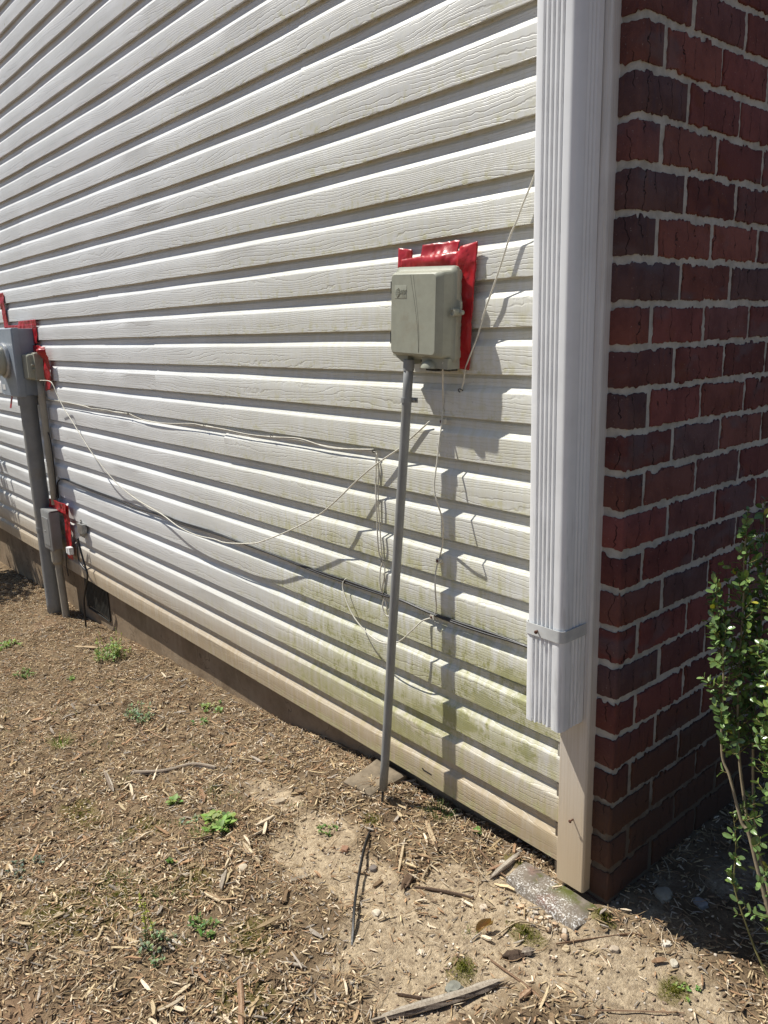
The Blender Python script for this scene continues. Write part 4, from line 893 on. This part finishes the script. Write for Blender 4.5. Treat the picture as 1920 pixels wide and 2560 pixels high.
PALE = [(.58,.46,.30),(.50,.38,.24),(.66,.55,.38),(.40,.29,.18)]; GREY = [(.34,.29,.23),(.26,.21,.165),(.42,.37,.30),(.18,.14,.11)]; DARK = [(.13,.085,.055),(.19,.13,.09),(.08,.055,.04)]; REDB = [(.30,.18,.11),(.22,.13,.08),(.38,.26,.17)]
SG = 'sticks and twigs on the ground'
wood([(-.985,-.560),(-.945,-.470),(-.905,-.382),(-.885,-.315)], .020, .014, GREY, 'long splintered grey log lying at the bottom centre of the picture', 'log', 'log', None, .8, 1, .002)
wood([(-1.012,-.482),(-.967,-.453),(-.927,-.421)], .007, .006, DARK, 'thin dark stick just above the long splintered log', 'stick', 'stick', SG, .3, 2, 0, True)
wood([(-1.258,-.701),(-1.202,-.728),(-1.10,-.790)], .0125, .011, REDB, 'thick round stick cut by the bottom edge left of the log', 'stick', 'stick', SG, .2, 3, .001, True)
wood([(-2.298,-.498),(-2.219,-.423),(-2.181,-.342),(-2.092,-.305)], .016, .012, GREY, 'curved grey branch lying above the bright green broadleaf weeds', 'stick', 'stick', SG, .3, 4, 0, True)
wood([(-2.613,-.325),(-2.50,-.325),(-2.41,-.311)], .006, .005, REDB, 'slim brown twig running right from the blue-green weed', 'stick', 'stick', SG, .3, 5, 0, True)
wood([(-2.628,-.329),(-2.55,-.35),(-2.486,-.362)], .007, .005, REDB, 'short brown twig angled down from the blue-green weed', 'stick', 'stick', SG, .3, 6, 0, True)
wood([(-.828,-.384),(-.792,-.31),(-.771,-.258)], .0035, .003, PALE, 'thin pale twig curving up right of the splintered log', 'stick', 'stick', SG, .3, 7, .002, True)
wood([(-.712,-.25),(-.657,-.184),(-.599,-.126)], .0032, .003, REDB, 'thin straight twig along the bottom right edge of the picture', 'stick', 'stick', SG, .3, 8, .002, True)
wood([(-.868,-.165),(-.782,-.039),(-.755,-.022)], .0045, .004, REDB, 'long thin root running right from the mossy mound', 'stick', 'stick', SG, .3, 9, .002, True)
wood([(-.977,-.232),(-.96,-.172),(-.899,-.147)], .0038, .0035, PALE, 'thin pale twig arching over the left end of the mossy mound', 'stick', 'stick', SG, .3, 10, .006, True)
wood([(-.941,-.288),(-.836,-.293),(-.773,-.307)], .0045, .004, REDB, 'brown twig slanting down right below the mossy mound', 'stick', 'stick', SG, .3, 11, .002, True)
wood([(-1.177,-.072),(-1.12,-.08),(-1.081,-.081)], .004, .004, REDB, 'thin reddish stick pointing at the speckled slab', 'stick', 'stick', SG, .3, 12, .006, True)
wood([(-1.21,-.233),(-1.236,-.182),(-1.204,-.18)], .0042, .004, PALE, 'small bent forked twig right of the two splinters by the pole foot', 'stick', 'stick', SG, .3, 13, .004, True)
for i, (p, w_, t_, c_, l_) in enumerate([
    ([(-1.649,-.462),(-1.558,-.469)], .013, .008, PALE, 'pale split splinter right of the bright broadleaf weed'),
    ([(-1.654,-.488),(-1.598,-.544)], .009, .006, PALE, 'narrow pale splinter below the broadleaf weed, above the grey stub'),
    ([(-1.584,-.55),(-1.531,-.592)], .013, .010, GREY, 'short thick grey stub left of the large pale rounded stone'),
    ([(-1.553,-.625),(-1.469,-.61)], .010, .006, PALE, 'bright pale splinter slanting down below the large pale rounded stone'),
    ([(-1.463,-.754),(-1.433,-.741)], .010, .005, [(.72,.66,.55),(.6,.52,.4)], 'whitish short chip beside the stalky weed at the lower left'),
    ([(-1.313,-.822),(-1.323,-.78)], .009, .005, PALE, 'pale chip standing out near the bottom edge left of the thick stick'),
    ([(-2.014,-.398),(-1.936,-.428)], .013, .006, REDB, 'reddish brown chip right of the small rosette weed'),
    ([(-1.725,-.663),(-1.743,-.622)], .010, .008, DARK, 'dark bark piece beside the small weed at the left of the splinters'),
    ([(-1.223,-.615),(-1.183,-.583)], .009, .006, GREY, 'grey splinter lying flat below the end of the ground cable'),
    ([(-1.361,-.075),(-1.273,-.123)], .0115, .007, PALE, 'long pale splinter below the grass tuft right of the pole'),
    ([(-1.337,-.177),(-1.277,-.246)], .009, .007, PALE, 'steep pale splinter on dark soil right of the ground cable'),
    ([(-1.356,-.21),(-1.343,-.175)], .008, .006, PALE, 'short pale splinter just left of the steep one'),
    ([(-1.105,-.102),(-1.096,-.014)], .017, .009, GREY, 'brown plank fragment touching the left end of the speckled slab'),
    ([(-1.124,-.095),(-1.085,-.018)], .008, .006, REDB, 'narrow brown splinter against the plank fragment at the slab'),
    ([(-1.208,-.261),(-1.151,-.216),(-1.092,-.182)], .009, .005, DARK, 'dark strip of bark half sunk in bare soil at the centre'),
    ([(-1.219,-.282),(-1.242,-.237)], .018, .014, DARK, 'dark rotten chunk at the left end of the sunken bark strip'),
    ([(-.826,-.33),(-.828,-.297)], .013, .009, REDB, 'chunky brown chip right of the splintered log end'),
    ([(-2.462,-.549),(-2.316,-.49)], .010, .006, PALE, 'long tan splinter left of the curved grey branch'),
    ([(-2.391,-.553),(-2.244,-.581)], .012, .008, GREY, 'short curved bark piece below the long tan splinter'),
    ([(-3.75,-.18),(-3.607,-.121)], .022, .007, PALE, 'large pale chip left of the big leafy weed near the vent'),
    ([(-1.585,-.923),(-1.525,-.893)], .010, .006, PALE, 'tan splinter on the pinkish soil at the lower left'),
    ([(-.925,-.262),(-.90,-.235)], .020, .012, DARK, 'dark bark chunk under the lower left of the mossy mound'),
    ([(-.905,-.232),(-.89,-.215)], .016, .013, GREY, 'grey brown wood cube just below the mossy mound')]):
    wood(p, w_, t_, c_, l_, jag=.5, seed=20+i, lift=.001)
x, y = scatter(1700, (-3.2,-.4), (-1.2, .02), lambda x, y: keepd(x, y, .55))
tag(chips('bark_shreds', x, y, (.022,.060), (.004,.011), (.002,.0055), .14, .04, CH, '', .003, 3), 'larger shredded bark pieces scattered through the mulch', None, None, 'stuff')
# curled dead leaf
mb = MB(); R = []
for i in range(9):
    t = i/8; w_ = .012*math.sin(PI*(.08+.86*t))**.8; c = Vector((-1.012+.012*t, -.252+.035*t, Hs(-1.0,-.24)+.004+.030*t-.02*t*t))
    R.append([c+Vector((w_*s*.8, w_*s*.5, .011*abs(s)**1.5*(1+.5*t))) for s in (-1,-.5,0,.5,1)])
mb.rings(R, closed=False, cap=(False, False), col=(.42,.25,.12)); tag(mb.build('dead_leaf', M['weed'], color=True, smooth=True), 'curled brown dead leaf standing on the soil above the mossy mound', 'leaf')

# ------------------------------------------------------------------ weeds
def leaf(mb, p, d, up, L, W, col, fold=.25, curl=.25, tip=.7):
    d = d.normalized(); s = d.cross(up).normalized(); u = s.cross(d).normalized(); V = []
    prof = [(0,.10),(.22,.62),(.5,.98),(tip+.08,.80),(1,.05)]
    for t, w_ in prof:
        c = p+d*(L*t)+u*(L*curl*(t*t)*-1+L*.10*t); h = u*(W*.5*w_*fold)
        V += [c-s*(W*.5*w_)+h, c, c+s*(W*.5*w_)+h]
    fs = []
    for i in range(4): b = i*3; fs += [(b, b+1, b+4, b+3), (b+1, b+2, b+5, b+4)]
    mb.add(V, fs, col)
def rnd_dir(r2, el0, el1):
    a = r2.uniform(0, 2*PI); e = math.radians(r2.uniform(el0, el1)); return Vector((math.cos(a)*math.cos(e), math.sin(a)*math.cos(e), math.sin(e)))
def broadleaf(x, y, r, n, lL, lW, col, label, seed, hz=.02, spread=1.0, el=(10,55), stalks=0, name='weed'):
    r2 = random.Random(seed); e = thing(name, (x, y, Hs(x, y)), label, 'weed', 'weeds growing in the mulch')
    mb = MB(); ms = mb; z0 = Hs(x, y)
    for i in range(max(3, n//7)):
        a = r2.uniform(0, 2*PI); q = r*spread*math.sqrt(r2.random()); cx, cy = x+q*math.cos(a), y+q*math.sin(a)*.7
        if cy > .03: cy = .02
        b = Vector((cx, cy, Hs(cx, cy)-.002)); tp = b+Vector((r2.uniform(-.3, .3)*hz, r2.uniform(-.3, .3)*hz, hz*r2.uniform(.5, 1.1)))
        ms.tube([b, b.lerp(tp, .5), tp], .0007, 5, col=(col[0]*.8, col[1]*.8, col[2]*.8))
        for j in range(7):
            t = r2.uniform(.15, 1); d = rnd_dir(r2, *el); s_ = r2.uniform(.6, 1.15); c = tuple(v*r2.uniform(.75, 1.3) for v in col)
            leaf(mb, b.lerp(tp, t), d, Vector((0,0,1)), lL*s_, lW*s_, c, curl=r2.uniform(.05, .4))
    for i in range(stalks):
        a = r2.uniform(-.5, .5); hgt = r2.uniform(.09, .15); b = Vector((x+r2.uniform(-r, r)*.6, min(.02, y+r2.uniform(-r, r)*.4), z0)); top = b+Vector((a*.06, r2.uniform(-.02, .02), hgt))
        ms.tube([b, b.lerp(top, .5)+Vector((.004, 0, 0)), top], .0009, 5, col=(.30,.30,.10))
        for j in range(14): leaf(mb, b.lerp(top, r2.uniform(.35, 1)), rnd_dir(r2, 10, 60), Vector((0,0,1)), .007, .004, (.42,.44,.08))
    mb.build('foliage', M['weed'], e, color=True, smooth=True); return e
G1 = (.27,.37,.11); G2 = (.18,.26,.08); G3 = (.27,.33,.19); G4 = (.30,.37,.13)
broadleaf(-1.784,-.463,.055,120,.024,.013,G1,'bright yellow-green broadleaf weed, the largest rosette left of the pole',1,.022,.95,(5,45))
broadleaf(-2.003,-.488,.028,38,.022,.012,G1,'small bright green rosette weed up left of the largest broadleaf rosette',2,.015,.5,(5,45))
broadleaf(-1.86,-.50,.045,90,.010,.006,G3,'low grey-green weed mat touching the left of the bright broadleaf rosette',3,.012)
broadleaf(-3.444,-.118,.105,330,.017,.009,G4,'big leafy weed clump with yellow flower stalks against the foundation near the vent',4,.055,1.0,(5,60),stalks=5)
broadleaf(-2.693,-.300,.075,240,.012,.007,G3,'blue-green bushy weed with tiny leaves above the brown twigs',5,.045,1.0)
broadleaf(-2.539,-.078,.05,100,.014,.008,G4,'small pale green weed near the foundation behind the blue-green bushy weed',6,.025)
broadleaf(-2.452,-.171,.04,50,.012,.007,G2,'sparse green seedling cluster in the mulch below the foundation',7,.015)
broadleaf(-1.465,-.786,.055,150,.010,.006,G3,'pale weed with tall dry stalks in the lower left',8,.022,1.0,(5,60),stalks=3)
broadleaf(-1.452,-.680,.05,110,.012,.006,G2,'dark green trailing weed right of the pale stalky weed',9,.016)
broadleaf(-1.713,-.631,.018,30,.012,.008,G2,'tiny green weed beside the dark bark piece',10,.012,.6)
broadleaf(-2.022,-.906,.06,110,.010,.006,(.13,.17,.13),'bluish grey weed near the left edge of the lower mulch',11,.014)
broadleaf(-1.230,-.016,.014,18,.014,.011,G1,'tiny bright green seedling under the siding between pole and slab',12,.014,.5)
broadleaf(-1.552,-.263,.035,70,.009,.005,G2,'thin green weed patch left of the upper end of the ground cable',13,.012)
broadleaf(-3.575,-.465,.06,90,.015,.009,G2,'dull green weed clump at the far left middle of the mulch',14,.025)
broadleaf(-4.031,-.415,.08,100,.018,.010,G1,'yellow-green weed at the left edge below the thick conduit',15,.02)
broadleaf(-3.353,-.336,.03,44,.014,.009,G1,'small light green weed in front of the big leafy clump',16,.014,.7)
broadleaf(-.621,-.074,.03,60,.008,.005,G1,'light green mossy weed beside the house shadow at the right',17,.008)
def grass(x, y, n, h, r, col, label, seed):
    r2 = random.Random(seed); mb = MB()
    for i in range(n):
        a = r2.uniform(0, 6.28); q = r*math.sqrt(r2.random()); cx, cy = x+q*math.cos(a), y+q*math.sin(a); hh = h*r2.uniform(.5, 1.1); lean = r2.uniform(.1, .8); wd = r2.uniform(.0006, .0013)
        d = Vector((math.cos(a), math.sin(a), 0)); s_ = Vector((-d.y, d.x, 0)); b = Vector((cx, cy, Hs(cx, cy)-.002)); V = []; c = tuple(v*r2.uniform(.7, 1.3) for v in col)
        for k_ in range(5):
            t = k_/4; p = b+Vector((0,0,hh*(t-.35*lean*t*t)))+d*(lean*hh*t*t); V += [p-s_*wd*(1-t*.9), p+s_*wd*(1-t*.9)]
        mb.add(V, [(2*k_, 2*k_+1, 2*k_+3, 2*k_+2) for k_ in range(4)], c)
    return tag(mb.build('grass_tuft', M['weed'], color=True), label, 'grass', 'grass tufts in the mulch')
grass(-1.36,-.030,110,.040,.035,(.09,.17,.03),'dark green grass tuft under the siding right of the pole',31)
grass(-1.77,-.525,60,.035,.03,(.16,.28,.04),'grass blades below the bright broadleaf weed',32)
grass(-2.715,-.586,80,.050,.035,(.20,.30,.05),'isolated bright grass tuft in the left middle of the mulch',33)
grass(-1.758,-.76,40,.03,.035,(.13,.22,.05),'thin grass tuft left of the whitish splinters at lower left',34)
grass(-1.941,-.384,60,.03,.045,(.12,.2,.04),'faint grass patch right of the curved grey branch',35)
grass(-1.60,-.70,50,.03,.04,(.16,.22,.06),'sparse grass among the splinters at the lower middle',36)
mb = MB()
for i in range(26):
    for _ in range(50):
        x = rnd.uniform(-3.6, -1.0); y = rnd.uniform(-1.0, -.12)
        if visible(np.array(x), np.array(y)): break
    for q in range(14):
        a = rnd.uniform(0, 6.28); cx, cy = x+rnd.gauss(0, .012), y+rnd.gauss(0, .012); g_ = rnd.uniform(.7, 1.3)
        blade(mb, cx, cy, Hs(cx, cy)-.001, rnd.uniform(.008, .022), .0009, a, rnd.uniform(.1, .8), (.20*g_, .25*g_, .08*g_))
tag(mb.build('grass', M['weed'], color=True), 'thin sprigs of grass scattered through the mulch', None, None, 'stuff')

# ------------------------------------------------------------------ shrub by the brick wall
sh = thing('shrub', (-.50,.09,-.06), 'upright evergreen shrub with small glossy leaves in front of the brick wall', 'shrub')
r2 = random.Random(21); ms = MB(); ml = MB()
stems = [[Vector(p) for p in WIRE[k_]] for k_ in ('stem1','stem2','stem3','twig','stemside')]
base_ = Vector((-.505,.09,-.07))
for i in range(16):
    top = Vector((r2.uniform(-.59,-.32), r2.uniform(-.02,.20), r2.uniform(.70,.98))); b = base_+Vector((r2.uniform(-.02,.03), r2.uniform(-.03,.04), 0)); mid = b.lerp(top, .5)+Vector((r2.uniform(-.05,.0), r2.uniform(-.02,.02), 0))
    stems.append([top, top.lerp(mid, .5)+Vector((r2.uniform(-.012,.012), 0, 0)), mid, mid.lerp(b, .5)+Vector((r2.uniform(-.01,.01), 0, 0)), b])
def lcol():
    q = r2.random()
    if q < .008: return (.42,.38,.06)
    if q < .15: return (.20,.28,.07)
    s_ = r2.uniform(.6, 1.4); return (.16*s_, .245*s_, .085*s_)
def lsprig(p0, d, L, n, size=1.0):
    d = d.normalized(); P = [p0+d*(L*t)+Vector((0,0,L*.25*t*t)) for t in np.linspace(0, 1, 5)]
    ms.tube(P, lambda t: .0012*(1-.5*t), 5, col=(.20,.17,.07))
    for j in range(n):
        t = (j+.6)/n; k_ = min(3, int(t*4)); q = P[k_].lerp(P[k_+1], t*4-k_); ax = (P[k_+1]-P[k_]).normalized(); a = r2.uniform(0, PI)
        ref = ax.cross(Vector((0.3,.5,1))).normalized(); ref = Quaternion(ax, a) @ ref
        for s_ in (1, -1):
            dd_ = (ref*s_+ax*r2.uniform(.3, 1.0)+Vector((0,0,.15))).normalized(); sz = size*r2.uniform(.75, 1.2)
            leaf(ml, q, dd_, ax if abs(ax.dot(dd_)) < .9 else Vector((0,0,1)), .0185*sz, .0092*sz, lcol(), fold=.30, curl=r2.uniform(-.05, .25), tip=.75)
for si, st in enumerate(stems):
    P = catmull(st, 6); tw = si == 3
    thick = .0042 if si < 3 else (.0026 if tw else (.0016 if si == 4 else .0045))
    ms.tube(P, lambda t: thick*(.28+.72*t), 8, col=(.34,.28,.19) if si != 3 else (.26,.24,.10))
    n = len(P); zt_ = P[0].z
    for i in range(n-1):
        h = P[i].z
        lo = .42 if si < 3 else (.10 if tw else .40)
        if si == 4: lo = 0
        dens = 1.0 if h > lo else (.10 if not tw else 0)
        if i == 0:
            lsprig(P[0], (P[0]-P[1]), .014, 2, .6)
        dist = (P[i+1]-P[i]).length; cnt = dist/(.0060 if not tw else .014)
        top_f = min(1, .25+(zt_-h)/.16)
        for c in range(int(cnt)+1):
            if r2.random() > dens*.9: continue
            q = P[i].lerp(P[i+1], r2.random()); L = r2.uniform(.012, .052)*(top_f if not tw else .35); d = rnd_dir(r2, 0, 60)
            lsprig(q, d, max(L, .008), max(1, int(L/.010)), .9 if not tw else .95)
ms.build('stems', M['twig'], sh, color=True, smooth=True); ml.build('foliage', M['leaf'], sh, color=True, smooth=True)

# unseen shrub added past the left edge to shade far siding and mulch
bu = thing('added_bush', (-5.85,-.42,-.35), 'leafy shrub added out of view at the far left to shade the foot of the wall', 'added_bush')
r2 = random.Random(77); ms = MB(); ml = MB()
for i in range(16):
    a = r2.uniform(0, 6.28); b = Vector((-5.85,-.42,-.35)); top = Vector((-5.85+.30*math.cos(a)*r2.random()**.5, -.42+.22*math.sin(a), r2.uniform(.7, 1.25)))
    P = [top, top.lerp(b, .5)+Vector((r2.uniform(-.05,.05), 0, 0)), b]; ms.tube(catmull(P, 4), .006, 6, col=(.3,.25,.18))
    for j in range(110):
        q = top.lerp(b, r2.random()**1.2*.8)+Vector((r2.gauss(0,.07), r2.gauss(0,.06), r2.gauss(0,.06))); leaf(ml, q, rnd_dir(r2, -10, 60), Vector((0,0,1)), .05, .03, lcol())
ms.build('stems', M['twig'], bu, color=True); ml.build('foliage', M['leaf'], bu, color=True)
